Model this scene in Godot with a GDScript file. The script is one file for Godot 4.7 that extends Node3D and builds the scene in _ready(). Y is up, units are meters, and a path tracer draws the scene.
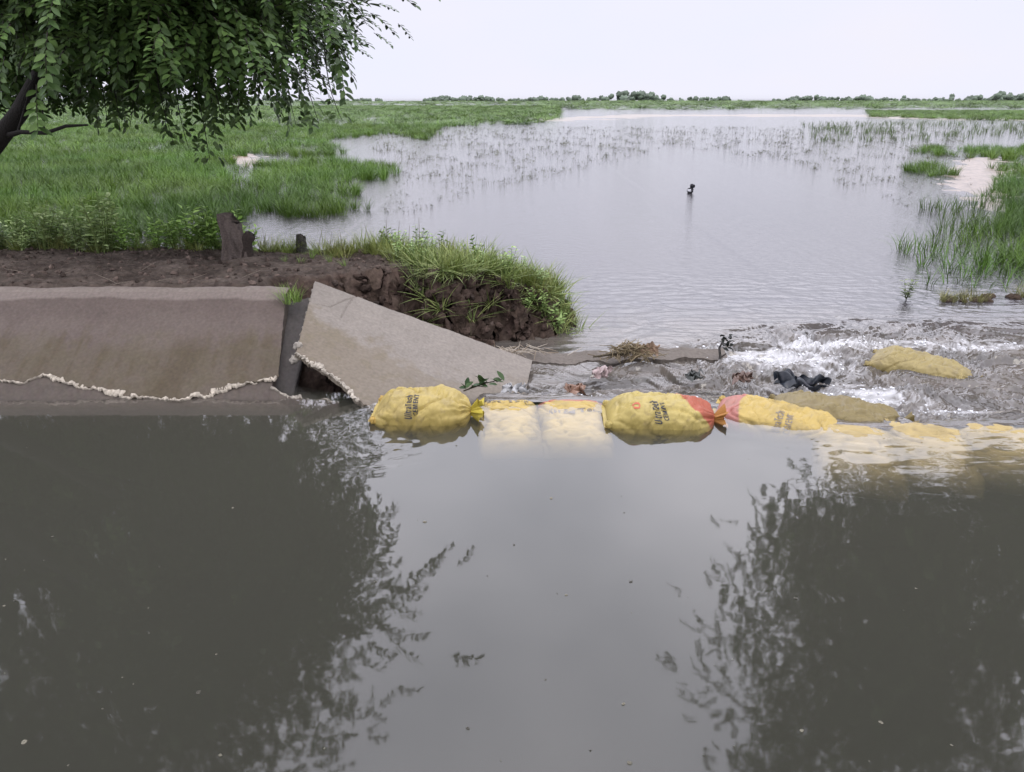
extends Node3D
# A breached irrigation canal: water pours over sandbags from the canal into a flooded field.
# Canal water lies at y = 0, the flooded field at y = FIELD; the canal runs along x, the camera looks along -z.

const EYE := 2.15
const PITCH := 19.71
const FOCAL := 804.0
const FIELD := -0.2

var noise_a := FastNoiseLite.new()
var noise_b := FastNoiseLite.new()
var noise_r := FastNoiseLite.new()
var rng := RandomNumberGenerator.new()
var used := {}
var mats := {}

# ---------------------------------------------------------------- helpers
class MB:
	var v := PackedVector3Array()
	var n := PackedVector3Array()
	var c := PackedColorArray()
	var u := PackedVector2Array()
	var idx := PackedInt32Array()
	func vert(p: Vector3, nn: Vector3, col: Color, uv := Vector2.ZERO) -> int:
		v.push_back(p); n.push_back(nn); c.push_back(col); u.push_back(uv)
		return v.size() - 1
	func tri(a: int, b: int, d: int) -> void:
		# a, b, d counter-clockwise seen from the front
		idx.push_back(a); idx.push_back(d); idx.push_back(b)
	func quad(a: int, b: int, d: int, e: int) -> void:
		tri(a, b, d); tri(a, d, e)
	func mesh() -> ArrayMesh:
		var arr := []
		arr.resize(Mesh.ARRAY_MAX)
		arr[Mesh.ARRAY_VERTEX] = v
		arr[Mesh.ARRAY_NORMAL] = n
		arr[Mesh.ARRAY_COLOR] = c
		arr[Mesh.ARRAY_TEX_UV] = u
		arr[Mesh.ARRAY_INDEX] = idx
		var m := ArrayMesh.new()
		m.add_surface_from_arrays(Mesh.PRIMITIVE_TRIANGLES, arr)
		return m
	# a sheet of (nu+1)*(nv+1) points; normals follow du x dv (flip turns them)
	func sheet(p: PackedVector3Array, col: PackedColorArray, nu: int, nv: int, flip := false, wrap_v := false) -> void:
		var first := v.size()
		var s := nv + 1
		for i in nu + 1:
			for j in nv + 1:
				var i0 := maxi(i - 1, 0)
				var i1 := mini(i + 1, nu)
				var j0 := j - 1
				var j1 := j + 1
				if wrap_v:
					if j0 < 0: j0 = nv - 1
					if j1 > nv: j1 = 1
				else:
					j0 = maxi(j0, 0); j1 = mini(j1, nv)
				var nn := (p[i1 * s + j] - p[i0 * s + j]).cross(p[i * s + j1] - p[i * s + j0]).normalized()
				if flip: nn = -nn
				v.push_back(p[i * s + j]); n.push_back(nn); c.push_back(col[i * s + j]); u.push_back(Vector2(float(i) / nu, float(j) / nv))
		for i in nu:
			for j in nv:
				var a := first + i * s + j
				if flip: quad(a, a + 1, a + s + 1, a + s)
				else: quad(a, a + s, a + s + 1, a + 1)
	func blade(base: Vector3, dir: Vector3, up: Vector3, length: float, width: float, bend: float, col: Color, segs := 3) -> void:
		var side := dir.cross(up).normalized()
		if side.length() < 0.1: side = Vector3.RIGHT
		var first := v.size()
		for k in segs + 1:
			var t := float(k) / segs
			var p := base + up * length * (t - bend * 0.35 * t * t) + dir * length * bend * t * t
			var w := width * 0.5 * (1.0 - pow(t, 1.6)) * (0.75 + 0.5 * minf(t * 3.0, 1.0) * 0.5)
			var tan_ := (up * (1.0 - bend * 0.7 * t) + dir * 2.0 * bend * t).normalized()
			var nn := side.cross(tan_).normalized()
			if k == segs:
				vert(p, nn, col)
			else:
				vert(p - side * w, (nn - side * 0.25).normalized(), col)
				vert(p + side * w, (nn + side * 0.25).normalized(), col)
		for k in segs - 1:
			var a := first + k * 2
			quad(a, a + 1, a + 3, a + 2)
		var z := first + (segs - 1) * 2
		tri(z, z + 1, z + 2)
	# a leaf folded along its midrib: six points
	func leaf(base: Vector3, dir: Vector3, nrm: Vector3, length: float, width: float, col: Color) -> void:
		var side := dir.cross(nrm).normalized()
		var up := side.cross(dir).normalized()
		var w := width * 0.5
		var f := v.size()
		vert(base, up, col)
		for k in 3:
			var t: float = [0.22, 0.5, 0.78][k]
			var r: float = w * [0.72, 1.0, 0.66][k]
			var mid := base + dir * length * t - up * length * 0.12 * t * t
			vert(mid + side * r + up * r * 0.3, (up - side * 0.3).normalized(), col)
			vert(mid, up, col)
			vert(mid - side * r + up * r * 0.3, (up + side * 0.3).normalized(), col)
		var e := vert(base + dir * length - up * length * 0.12, up, col)
		tri(f, f + 1, f + 2); tri(f, f + 2, f + 3)
		for k in 2:
			var q := f + 1 + k * 3
			quad(q, q + 3, q + 4, q + 1); quad(q + 1, q + 4, q + 5, q + 2)
		tri(f + 7, e, f + 8); tri(f + 8, e, f + 9)
	func tube(path: Array, radii: Array, sides: int, col: Color, wob := 0.0, noise: FastNoiseLite = null) -> void:
		var nu := path.size() - 1
		var p := PackedVector3Array()
		var cc := PackedColorArray()
		for i in nu + 1:
			var t: Vector3 = (path[mini(i + 1, nu)] - path[maxi(i - 1, 0)]).normalized()
			var a := t.cross(Vector3(0.31, 0.17, 0.93)).normalized()
			var b := t.cross(a)
			for j in sides + 1:
				var an := TAU * j / sides
				var rr: float = radii[i]
				if noise: rr *= 1.0 + wob * noise.get_noise_3d(path[i].x * 300.0 + cos(an) * 60.0, path[i].y * 300.0, path[i].z * 300.0 + sin(an) * 60.0)
				p.push_back(path[i] + (a * cos(an) + b * sin(an)) * rr)
				cc.push_back(col)
		sheet(p, cc, nu, sides, false, true)
		# round off the far end
		var e := vert(path[nu], (path[nu] - path[nu - 1]).normalized(), col)
		var last := e - sides - 1
		for j in sides: tri(last + j, last + j + 1, e)

func lin(r: float, g: float, b: float, a := 1.0) -> Color:
	var c := Color(r, g, b).linear_to_srgb()
	c.a = a
	return c

func ray(x: float, y: float) -> Vector3:
	var p := deg_to_rad(PITCH)
	var k := (y - 386.0) / FOCAL
	return Vector3((x - 512.0) / FOCAL, -sin(p) - k * cos(p), -cos(p) + k * sin(p))

func at(x: float, y: float, level: float) -> Vector3:
	# the point of the level plane that is seen at that pixel
	var r := ray(x, y)
	return Vector3(0, EYE, 0) + r * ((level - EYE) / r.y)

func on_plane(x: float, y: float, o: Vector3, nn: Vector3) -> Vector3:
	var r := ray(x, y)
	var e := Vector3(0, EYE, 0)
	return e + r * ((o - e).dot(nn) / r.dot(nn))

func to_pixel(q: Vector3) -> Vector2:
	var p := deg_to_rad(PITCH)
	var d := q - Vector3(0, EYE, 0)
	var depth := -sin(p) * d.y - cos(p) * d.z
	return Vector2(512.0 + FOCAL * d.x / depth, 386.0 - FOCAL * (cos(p) * d.y - sin(p) * d.z) / depth)

func numbered(called: String) -> String:
	used[called] = used.get(called, 0) + 1
	return called if used[called] == 1 else "%s_%03d" % [called, used[called] - 1]

func obj(called: String, m: Mesh, mat: Material, parent: Node = null) -> MeshInstance3D:
	var o := MeshInstance3D.new()
	o.name = called if parent else numbered(called)
	o.mesh = m
	o.material_override = mat
	(parent if parent else self).add_child(o, true)
	return o

func tag(o: Node, label: String, category: String, group := "", kind := "") -> Node:
	if label: o.set_meta("label", label)
	if category: o.set_meta("category", category)
	if group: o.set_meta("group", group)
	if kind: o.set_meta("kind", kind)
	return o

func thing(called: String, where: Vector3, label: String, category: String, group := "") -> Node3D:
	var o := Node3D.new()
	o.name = numbered(called)
	add_child(o)
	o.position = where
	tag(o, label, category, group)
	return o

func noise_tex(freq: float, octaves: int, lo: float, hi: float, normal := false, strength := 4.0, kind := FastNoiseLite.TYPE_SIMPLEX_SMOOTH, sd := 1) -> NoiseTexture2D:
	var t := NoiseTexture2D.new()
	t.width = 512; t.height = 512
	t.seamless = true
	t.seamless_blend_skirt = 0.2
	var f := FastNoiseLite.new()
	f.noise_type = kind
	f.frequency = freq
	f.fractal_octaves = octaves
	f.seed = sd
	t.noise = f
	if normal:
		t.as_normal_map = true
		t.bump_strength = strength
	else:
		var g := Gradient.new()
		g.set_color(0, Color(lo, lo, lo)); g.set_color(1, Color(hi, hi, hi))
		t.color_ramp = g
	return t

func surf(key: String, base: Color, rough: float, tex: Texture2D = null, scale := 1.0, bump: Texture2D = null, bump_cm := 0.3, spec := 0.4) -> StandardMaterial3D:
	var m := StandardMaterial3D.new()
	m.resource_name = key
	m.albedo_color = base
	m.roughness = rough
	m.metallic_specular = spec
	m.vertex_color_use_as_albedo = true
	m.uv1_triplanar = true
	m.uv1_world_triplanar = true
	m.uv1_scale = Vector3.ONE * scale
	if tex: m.albedo_texture = tex
	if bump:
		m.heightmap_enabled = true
		m.heightmap_texture = bump
		m.heightmap_scale = bump_cm
	m.cull_mode = BaseMaterial3D.CULL_DISABLED
	mats[key] = m
	return m

func leafy(key: String, base: Color, rough := 0.55, through := 0.5) -> StandardMaterial3D:
	var m := StandardMaterial3D.new()
	m.resource_name = key
	m.albedo_color = base
	m.roughness = rough
	m.metallic_specular = 0.35
	m.vertex_color_use_as_albedo = true
	m.backlight_enabled = true
	m.backlight = Color(through, through, through * 0.7)
	m.cull_mode = BaseMaterial3D.CULL_DISABLED
	mats[key] = m
	return m

func scatter(called: String, m: Mesh, mat: Material, places: Array, parent: Node = null, tints: Array = []) -> MultiMeshInstance3D:
	var mm := MultiMesh.new()
	mm.transform_format = MultiMesh.TRANSFORM_3D
	mm.use_colors = tints.size() > 0
	mm.mesh = m
	mm.instance_count = places.size()
	for i in places.size():
		mm.set_instance_transform(i, places[i])
		if tints: mm.set_instance_color(i, tints[i])
	var o := MultiMeshInstance3D.new()
	o.name = called if parent else numbered(called)
	o.multimesh = mm
	o.material_override = mat
	(parent if parent else self).add_child(o, true)
	o.set_meta("kind", "stuff")
	return o

func turned(p: Vector3, turn: float, scale: float, tilt := 0.0, tilt_dir := 0.0, tall := 1.0) -> Transform3D:
	var b := Basis(Vector3(cos(tilt_dir), 0, sin(tilt_dir)), tilt) * Basis(Vector3.UP, turn)
	return Transform3D(b.scaled_local(Vector3(scale, scale * tall, scale)), p)

func in_poly(p: Vector2, poly: PackedVector2Array) -> bool:
	return Geometry2D.is_point_in_polygon(p, poly)

func poly_distance(p: Vector2, poly: PackedVector2Array) -> float:
	# positive inside
	var best := 1e9
	var inside := false
	var n := poly.size()
	for i in n:
		var a := poly[i]
		var b := poly[(i + 1) % n]
		var e := b - a
		var w := p - a
		var q := w - e * clampf(w.dot(e) / e.dot(e), 0.0, 1.0)
		best = minf(best, q.length_squared())
		if (a.y > p.y) != (b.y > p.y) and p.x < (b.x - a.x) * (p.y - a.y) / (b.y - a.y) + a.x:
			inside = not inside
	return sqrt(best) if inside else -sqrt(best)

func along(t: float, pts: Array) -> Vector3:
	# point on a polyline of [key, Vector3]
	for i in pts.size() - 1:
		if t <= pts[i + 1][0]:
			return pts[i][1].lerp(pts[i + 1][1], clampf((t - pts[i][0]) / (pts[i + 1][0] - pts[i][0]), 0.0, 1.0))
	return pts[pts.size() - 1][1]

func curve(x: float, pts: Array) -> float:
	# piecewise linear on [x, y]
	if x <= pts[0][0]: return pts[0][1]
	for i in pts.size() - 1:
		if x <= pts[i + 1][0]:
			return lerpf(pts[i][1], pts[i + 1][1], (x - pts[i][0]) / (pts[i + 1][0] - pts[i][0]))
	return pts[pts.size() - 1][1]

func n3(p: Vector3, f: float, nz: FastNoiseLite = null) -> float:
	return (nz if nz else noise_a).get_noise_3d(p.x * f, p.y * f, p.z * f)

func n2(x: float, z: float, f: float, nz: FastNoiseLite = null) -> float:
	return (nz if nz else noise_a).get_noise_2d(x * f, z * f)

# ---------------------------------------------------------------- main
func _ready() -> void:
	rng.seed = 7
	noise_a.seed = 3; noise_a.frequency = 1.0; noise_a.fractal_octaves = 3
	noise_b.seed = 11; noise_b.frequency = 1.0; noise_b.fractal_octaves = 1
	noise_r.seed = 23; noise_r.frequency = 1.0; noise_r.fractal_octaves = 3; noise_r.fractal_type = FastNoiseLite.FRACTAL_RIDGED
	camera_sky_sun()
	materials()
	terrain()
	waters()
	lining()
	sandbags()
	breach_debris()
	stumps()
	grasses()
	flood_plants()
	trees()

func camera_sky_sun() -> void:
	var cam := Camera3D.new()
	cam.name = "camera"
	cam.fov = rad_to_deg(2.0 * atan(386.0 / FOCAL))
	cam.position = Vector3(0, EYE, 0)
	cam.rotation_degrees = Vector3(-PITCH, 0, 0)
	cam.near = 0.05
	cam.far = 4000.0
	add_child(cam)
	cam.current = true
	# an overcast sky: brighter towards the zenith, with soft uneven cloud
	var im := Image.create(1024, 512, false, Image.FORMAT_RGBF)
	var cl := FastNoiseLite.new()
	cl.seed = 26; cl.frequency = 1.0; cl.fractal_octaves = 5
	for j in 512:
		var el := PI * (0.5 - (j + 0.5) / 512.0)
		for i in 1024:
			var az := TAU * (i + 0.5) / 1024.0
			var d := Vector3(cos(el) * cos(az), sin(el), cos(el) * sin(az))
			var up := maxf(d.y, 0.0)
			var q := d / (0.35 + up) * 1.3
			var c := cl.get_noise_3d(q.x, q.y, q.z)
			var L := lerpf(0.88, 2.9, smoothstep(0.09, 0.5, up)) * (1.0 + 0.5 * c * smoothstep(-0.12, 0.3, up))
			var grey := clampf(0.5 - c * 0.9, 0.0, 1.0)
			im.set_pixel(i, j, Color(L * lerpf(0.985, 0.925, grey), L * lerpf(0.97, 0.945, grey), L * lerpf(1.075, 1.11, grey)))
	var pano := PanoramaSkyMaterial.new()
	pano.panorama = ImageTexture.create_from_image(im)
	var sky := Sky.new()
	sky.sky_material = pano
	var env := Environment.new()
	env.background_mode = Environment.BG_SKY
	env.sky = sky
	env.background_energy_multiplier = 0.95
	env.tonemap_mode = Environment.TONE_MAPPER_LINEAR
	env.tonemap_exposure = 1.0
	env.volumetric_fog_enabled = true
	env.volumetric_fog_density = 0.0
	env.sdfgi_enabled = true
	env.ssao_enabled = true
	env.ssil_enabled = true
	var we := WorldEnvironment.new()
	we.name = "world"
	we.environment = env
	add_child(we)
	var sun := DirectionalLight3D.new()
	sun.name = "sun"
	sun.light_energy = 0.3
	sun.light_angular_distance = 25.0
	sun.light_color = Color(1.0, 0.97, 0.92)
	sun.shadow_enabled = true
	sun.rotation_degrees = Vector3(-62, 25, 0)
	add_child(sun)

func materials() -> void:
	var grain := noise_tex(0.02, 5, 0.62, 1.0, false, 4.0, FastNoiseLite.TYPE_SIMPLEX_SMOOTH, 2)
	var fine := noise_tex(0.03, 5, 0.8, 1.0, false, 4.0, FastNoiseLite.TYPE_SIMPLEX_SMOOTH, 4)
	var blotch := noise_tex(0.008, 5, 0.55, 1.0, false, 4.0, FastNoiseLite.TYPE_PERLIN, 8)
	var rough := noise_tex(0.03, 5, 0.0, 1.0, false, 4.0, FastNoiseLite.TYPE_SIMPLEX_SMOOTH, 5)
	var clod := noise_tex(0.02, 5, 0.0, 1.0, false, 4.0, FastNoiseLite.TYPE_CELLULAR, 6)
	var weave := noise_tex(0.12, 3, 0.7, 1.0, false, 4.0, FastNoiseLite.TYPE_SIMPLEX, 9)
	surf("concrete", Color.WHITE, 0.85, fine, 1.7, rough, 0.1)
	surf("mortar", Color.WHITE, 0.9, grain, 3.0, rough, 0.5)
	surf("dirt", Color.WHITE, 0.95, grain, 1.6, clod, 2.2, 0.25)
	surf("bark", Color.WHITE, 0.9, grain, 4.0, rough, 1.2)
	surf("sack", Color.WHITE, 0.55, weave, 5.0, weave, 0.06, 0.45)
	surf("print", Color.WHITE, 0.6)
	surf("wet_mud", Color.WHITE, 0.3, grain, 0.6, rough, 0.6, 0.5)
	surf("straw", Color.WHITE, 0.8)
	surf("plastic", Color.WHITE, 0.35, null, 1.0, rough, 0.4, 0.5)
	leafy("grass", Color.WHITE, 0.5, 0.5)
	leafy("foliage", Color.WHITE, 0.5, 0.35)

	# canal water: a thin clear surface over silty water (the silt is the volume beneath it)
	var w := StandardMaterial3D.new()
	w.resource_name = "canal_water"
	w.transparency = BaseMaterial3D.TRANSPARENCY_ALPHA
	w.albedo_color = lin(0.07, 0.07, 0.055, 0.1)
	w.roughness = 0.03
	w.metallic_specular = 0.5
	w.cull_mode = BaseMaterial3D.CULL_DISABLED
	w.normal_enabled = true
	w.normal_texture = noise_tex(0.012, 3, 0, 1, true, 5.0, FastNoiseLite.TYPE_SIMPLEX_SMOOTH, 31)
	w.normal_scale = 0.014
	w.uv1_triplanar = true
	w.uv1_world_triplanar = true
	w.uv1_scale = Vector3(0.5, 0.5, 1.0)
	mats["canal_water"] = w

	var f := StandardMaterial3D.new()
	f.resource_name = "field_water"
	f.albedo_color = Color.WHITE
	f.vertex_color_use_as_albedo = true
	f.roughness = 0.08
	f.metallic_specular = 0.5
	f.normal_enabled = true
	f.normal_texture = noise_tex(0.02, 4, 0, 1, true, 6.0, FastNoiseLite.TYPE_SIMPLEX_SMOOTH, 41)
	f.normal_scale = 0.45
	f.uv1_triplanar = true
	f.uv1_world_triplanar = true
	f.uv1_scale = Vector3(0.45, 0.45, 1.1)
	f.cull_mode = BaseMaterial3D.CULL_DISABLED
	mats["field_water"] = f

# ---------------------------------------------------------------- terrain
var bank_poly := PackedVector2Array([
	Vector2(-14, -6.5), Vector2(-2.02, -6.5), Vector2(-1.9, -6.98), Vector2(-1.55, -7.12), Vector2(-1.15, -7.36), Vector2(-0.75, -7.55), Vector2(-0.3, -7.68), Vector2(0.15, -7.85), Vector2(0.58, -8.08),
	Vector2(0.95, -8.4), Vector2(1.02, -8.75), Vector2(0.7, -9.1), Vector2(0.0, -9.25), Vector2(-1.5, -9.4), Vector2(-4, -9.4), Vector2(-14, -9.5)])

func bank_height(x: float, z: float) -> float:
	var d := poly_distance(Vector2(x, z), bank_poly) + n2(x, z, 1.7) * 0.13 + n2(x, z, 5.0) * 0.04
	var top := curve(x, [[-14, 0.64], [-1.2, 0.6], [-0.5, 0.5], [0.1, 0.36], [0.5, 0.2], [0.95, -0.03]]) + n2(x, z, 1.3) * 0.05 + n2(x, z, 6.0) * 0.018
	var back := smoothstep(-8.2, -8.9, z)
	var width := lerpf(0.42, 0.75, back)
	var h := lerpf(-0.6, top, smoothstep(-0.12, width, d))
	if x < -1.85:
		var under := (-5.72 - z) * 0.5 - 0.07
		if z > -7.05:
			h = minf(h, lerpf(under, h, smoothstep(-6.84, -7.02, z)))
	elif z > -7.5 and z < -6.12:
		# soil added under the slumped panel to keep light out of its hollow
		var a := Vector2(-1.75, -7.03)
		var b := Vector2(0.09, -6.91)
		var behind := lerpf(a.y, b.y, (x - a.x) / (b.x - a.x)) - z
		var under := 0.62 - 0.37 * (x + 1.75) - 0.56 * (z + 7.03) - 0.16
		h = maxf(h, minf(under, 0.5) - smoothstep(-0.02, 0.16, behind) * 0.6 - smoothstep(-6.3, -6.12, z) * 0.5 - smoothstep(-0.2, 0.3, x))
	return h

func terrain() -> void:
	# the far bank of the canal, cut away at the breach
	var xs := PackedFloat32Array()
	var x := -14.0
	while x < -2.3:
		xs.push_back(x); x += 0.05 if x > -7.0 else 0.2
	while x < 1.5:
		xs.push_back(x); x += 0.02
	var zs := PackedFloat32Array()
	var z := -5.95
	while z > -10.2:
		zs.push_back(z); z -= 0.024
	var p := PackedVector3Array()
	var c := PackedColorArray()
	for i in xs.size():
		for j in zs.size():
			var h := bank_height(xs[i], zs[j])
			var q := Vector3(xs[i], h, zs[j])
			var k := smoothstep(-1.9, -1.4, xs[i])
			var steep := clampf(absf(bank_height(xs[i] + 0.03, zs[j]) - h) + absf(bank_height(xs[i], zs[j] + 0.03) - h), 0.0, 0.08) / 0.08 if xs[i] > -2.2 else 0.0
			q += Vector3(n3(q, 5.0), n3(q + Vector3(7, 3, 1), 9.0) * 0.6, n3(q + Vector3(2, 9, 4), 5.0)) * 0.13 * k * steep
			q += Vector3(n3(q, 17.0), n3(q, 21.0), n3(q + Vector3(5, 5, 5), 17.0)) * 0.03 * (0.5 + k * steep)
			p.push_back(q)
			var t := clampf(0.5 + n2(xs[i], zs[j], 1.7) * 0.7 + n2(xs[i], zs[j], 9.0) * 0.35, 0.0, 1.0)
			# dry crumbly soil on the path, fresher dark clay where the bank broke
			var dry := Color(0.06, 0.046, 0.038).lerp(Color(0.18, 0.145, 0.122), t)
			var clay := Color(0.06, 0.042, 0.033).lerp(Color(0.14, 0.1, 0.08), t)
			c.push_back(dry.lerp(clay, clampf(steep * 1.2, 0.0, 1.0)))
	var m := MB.new()
	m.sheet(p, c, xs.size() - 1, zs.size() - 1)
	tag(obj("earth_bank", m.mesh(), mats.dirt), "brown earth bank behind the lining, washed away at the breach", "bank", "", "structure")

	# flat ground under the flooded field, out to the horizon
	var g := MB.new()
	var gp := PackedVector3Array()
	var gc := PackedColorArray()
	for i in 41:
		for j in 41:
			gp.push_back(Vector3(lerpf(-1500, 1500, i / 40.0), -0.62, lerpf(-5.9, -3000, j / 40.0)))
			gc.push_back(Color(0.12, 0.14, 0.06))
	g.sheet(gp, gc, 40, 40)
	tag(obj("field_ground", g.mesh(), mats.dirt), "flat muddy ground under the flooded field", "ground", "", "structure")

	# bed of the canal and the near bank that the camera stands on
	var b := MB.new()
	var bp := PackedVector3Array()
	var bc := PackedColorArray()
	var prof := [[-6.6, -1.05], [-4.4, -1.05], [-3.0, -1.05], [-1.2, -0.02], [-0.2, 0.5], [0.4, 0.55], [3.0, 0.55], [6.0, 0.5], [9.0, -0.6]]
	for i in 61:
		for q in prof:
			var xx := lerpf(-16, 16, i / 60.0)
			bp.push_back(Vector3(xx, q[1] + n2(xx, q[0], 0.7) * 0.04, q[0]))
			bc.push_back(Color(0.15, 0.12, 0.1))
	b.sheet(bp, bc, 60, prof.size() - 1, true)
	tag(obj("canal_bed", b.mesh(), mats.dirt), "silty canal bed rising to the near bank", "canal bed", "", "structure")

# ---------------------------------------------------------------- water
var crest := [[-14.0, -5.98], [-1.75, -6.02], [-1.05, -5.72], [-0.95, -5.45], [-0.36, -5.5], [-0.26, -5.72], [0.7, -5.74], [1.45, -5.66], [1.85, -5.48], [2.3, -5.25], [2.75, -5.2], [3.7, -5.28], [14.0, -5.3]]

func waters() -> void:
	# canal surface
	var m := MB.new()
	var p := PackedVector3Array()
	var c := PackedColorArray()
	var xs := PackedFloat32Array()
	var x := -14.0
	while x <= 14.0:
		xs.push_back(x); x += 0.025 if absf(x) < 4.6 else 0.3
	var nv := 170
	for i in xs.size():
		var zc := curve(xs[i], crest)
		for j in nv + 1:
			var t := float(j) / nv
			var z := lerpf(-0.9, zc, pow(t, 0.8))
			var gap := z - zc
			var open := smoothstep(-0.45, -0.1, xs[i])
			var right := smoothstep(1.2, 2.6, xs[i])
			# the surface draws down and wrinkles where it runs over the bags
			var h := -0.03 * open * exp(-gap * lerpf(6.0, 3.5, right))
			var near := exp(-gap * lerpf(2.4, 1.6, right)) * open
			h += n2(xs[i] * 0.8 + z * 0.5, z * 2.4, 2.6, noise_b) * 0.0036 * near * (0.5 + 0.5 * right)
			h += n2(xs[i] * 0.7 + z * 0.8, z * 3.0, 6.5, noise_b) * 0.001 * near * (0.4 + right)
			# ripples round the first bag's corner
			var r := Vector2(xs[i] + 0.8, z + 5.0).length()
			h += sin(r * 52.0) * 0.0012 * exp(-r * r * 7.0) + n2(xs[i], z, 9.0, noise_b) * 0.003 * exp(-r * r * 8.0)
			p.push_back(Vector3(xs[i], h, z))
			c.push_back(Color.WHITE)
	m.sheet(p, c, xs.size() - 1, nv)
	tag(obj("canal_water", m.mesh(), mats.canal_water), "still silty green-brown canal water in front of the sandbags", "water", "", "structure")
	var fm := FogMaterial.new()
	fm.density = 6.5
	fm.albedo = lin(0.23, 0.226, 0.175)
	for e in [[-12.0, -1.06, -5.95], [-1.058, 1.4, -5.68], [1.402, 1.85, -5.44], [1.852, 12.0, -5.18]]:
		var fog := FogVolume.new()
		fog.name = numbered("silt")
		fog.size = Vector3(e[1] - e[0], 1.0, -0.9 - e[2])
		fog.position = Vector3((e[0] + e[1]) / 2.0, -0.526, (-0.9 + e[2]) / 2.0)
		fog.material = fm
		add_child(fog)
		tag(fog, "", "", "", "structure")

	# water that pours over the bags, breaks up and runs out into the field
	var drops := []
	rng.seed = 61
	var o := MB.new()
	var op := PackedVector3Array()
	var oc := PackedColorArray()
	xs.clear()
	x = -1.3
	while x <= 6.4:
		xs.push_back(x); x += 0.016
	nv = 330
	for i in xs.size():
		var xx := xs[i]
		var zc := curve(xx, crest) + 0.005
		for j in nv + 1:
			var t := float(j) / nv
			var z := zc - (t * 2.6 + t * t * t * 5.0) * (12.0 + zc) / 7.6
			var fall := zc - z
			var open := smoothstep(-0.45, -0.2, xx)
			var h := lerpf(FIELD, -0.03, open * (1.0 - smoothstep(0.05, 0.75, fall)))
			# how rough the water is here
			var end := curve(xx, [[-1.0, -6.2], [0.0, -7.0], [0.8, -7.2], [1.6, -7.5], [2.6, -8.3], [4.0, -8.6], [6.4, -8.4]])
			var wild := smoothstep(0.05, 0.35, fall) * (1.0 - smoothstep(end + 0.35, end - 0.5, z)) * curve(xx, [[-0.6, 0.15], [0.2, 0.45], [1.1, 0.6], [1.6, 1.0], [3.2, 1.0], [4.2, 0.7], [6, 0.6]])
			# swirled, streaky chop drawn out along the flow
			var sx := n2(xx, z, 0.9, noise_b) * 0.5
			var sz := n2(xx + 31.0, z, 0.9, noise_b) * 0.5
			var fx := (xx + sx) * 0.8 + (z + sz) * 0.4
			var fz := (z + sz) * 1.5
			var w := n2(fx, fz, 1.7, noise_b) * 0.06 + n2(fx + 9.0, fz, 3.6, noise_b) * 0.036 - absf(n2(fx, fz + 3.0, 5.2, noise_b)) * 0.034 + n2(fx * 0.8, fz * 1.2, 10.0, noise_b) * 0.012 + n2(fx, fz * 1.2, 19.0, noise_b) * 0.009 + n2(xx, fz, 37.0, noise_b) * 0.0045
			h += w * wild
			# waves that run out into the pond
			var out := smoothstep(-6.4, -7.6, z) * (1.0 - smoothstep(-10.5, -12.0, z))
			h += (n2(fx * 1.1, z * 2.6, 2.1, noise_b) * 0.006 + n2(fx, z * 2.4, 5.5, noise_b) * 0.0028) * out
			op.push_back(Vector3(xx, h, z))
			# foam: torn streaks where the flow breaks
			var spots := [[2.55, -7.35, 0.6, 0.34, 1.15], [3.1, -7.8, 0.8, 0.25, 1.1], [3.0, -6.3, 0.45, 0.3, 0.8], [2.75, -5.75, 0.3, 0.15, 0.55], [3.4, -5.9, 0.35, 0.25, 0.55], [1.15, -5.95, 0.4, 0.12, 0.55], [1.9, -7.6, 0.7, 0.25, 0.5], [3.9, -7.2, 0.6, 0.25, 0.4], [2.3, -6.3, 0.6, 0.4, 0.3], [0.4, -6.0, 0.6, 0.15, 0.35], [4.6, -7.75, 1.2, 0.2, 0.6], [0.1, -6.6, 0.5, 0.3, 0.25]]
			var foam := 0.0
			if wild > 0.01 or z > -9.0:
				for s in spots:
					var ex: float = (xx - s[0]) / s[2]
					var ez: float = (z - s[1]) / s[3]
					foam = maxf(foam, s[4] * exp(-(ex * ex + ez * ez)))
				var tear := n2(fx * 0.8, fz * 1.3, 5.0, noise_r) * 0.75 + n2(fx * 0.8, fz * 1.3, 15.0, noise_r) * 0.35 + n2(fx, fz, 2.7) * 0.35 - 0.2
				foam = smoothstep(0.25, 1.1, foam * 0.8 + tear * 0.75 * clampf(foam * 2.2 + wild * 0.42, 0.0, 1.0) + wild * 0.05)
			if foam > 0.3 and rng.randf() < 0.16 * foam and xx > -0.4:
				drops.append(Transform3D(Basis().scaled(Vector3.ONE * (0.004 + 0.011 * pow(rng.randf(), 3.0))), Vector3(xx + rng.randfn() * 0.01, h + 0.004 + 0.02 * pow(rng.randf(), 4.0) * wild, z)))
			var silt := Color(0.12, 0.104, 0.088).lerp(Color(0.075, 0.068, 0.06), clampf(0.5 + n2(fx, z, 1.6), 0.0, 1.0))
			silt = silt.lerp(Color(0.055, 0.052, 0.058), smoothstep(-7.5, -10.0, z))
			oc.push_back(silt.lerp(Color(0.62, 0.62, 0.63), clampf(foam, 0.0, 1.0) * 0.8))
	o.sheet(op, oc, xs.size() - 1, nv)
	tag(obj("overflow_water", o.mesh(), mats.field_water), "turbulent foaming water spilling past the sandbags into the field", "water", "", "structure")

	var drop := MB.new()
	blob(drop, Vector3.ZERO, 1.0, Color(0.72, 0.73, 0.75), 4, 0.8)
	tag(scatter("foam", drop.mesh(), mats.print, drops), "white foam and flecks riding on the broken water", "foam", "", "stuff")
	print("foam ", drops.size())
	# specks and leaf bits afloat on the still canal
	var bits := []
	var shade := []
	var bit := MB.new()
	blob(bit, Vector3.ZERO, 1.0, Color(0.15, 0.14, 0.1), 6, 0.3)
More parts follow.
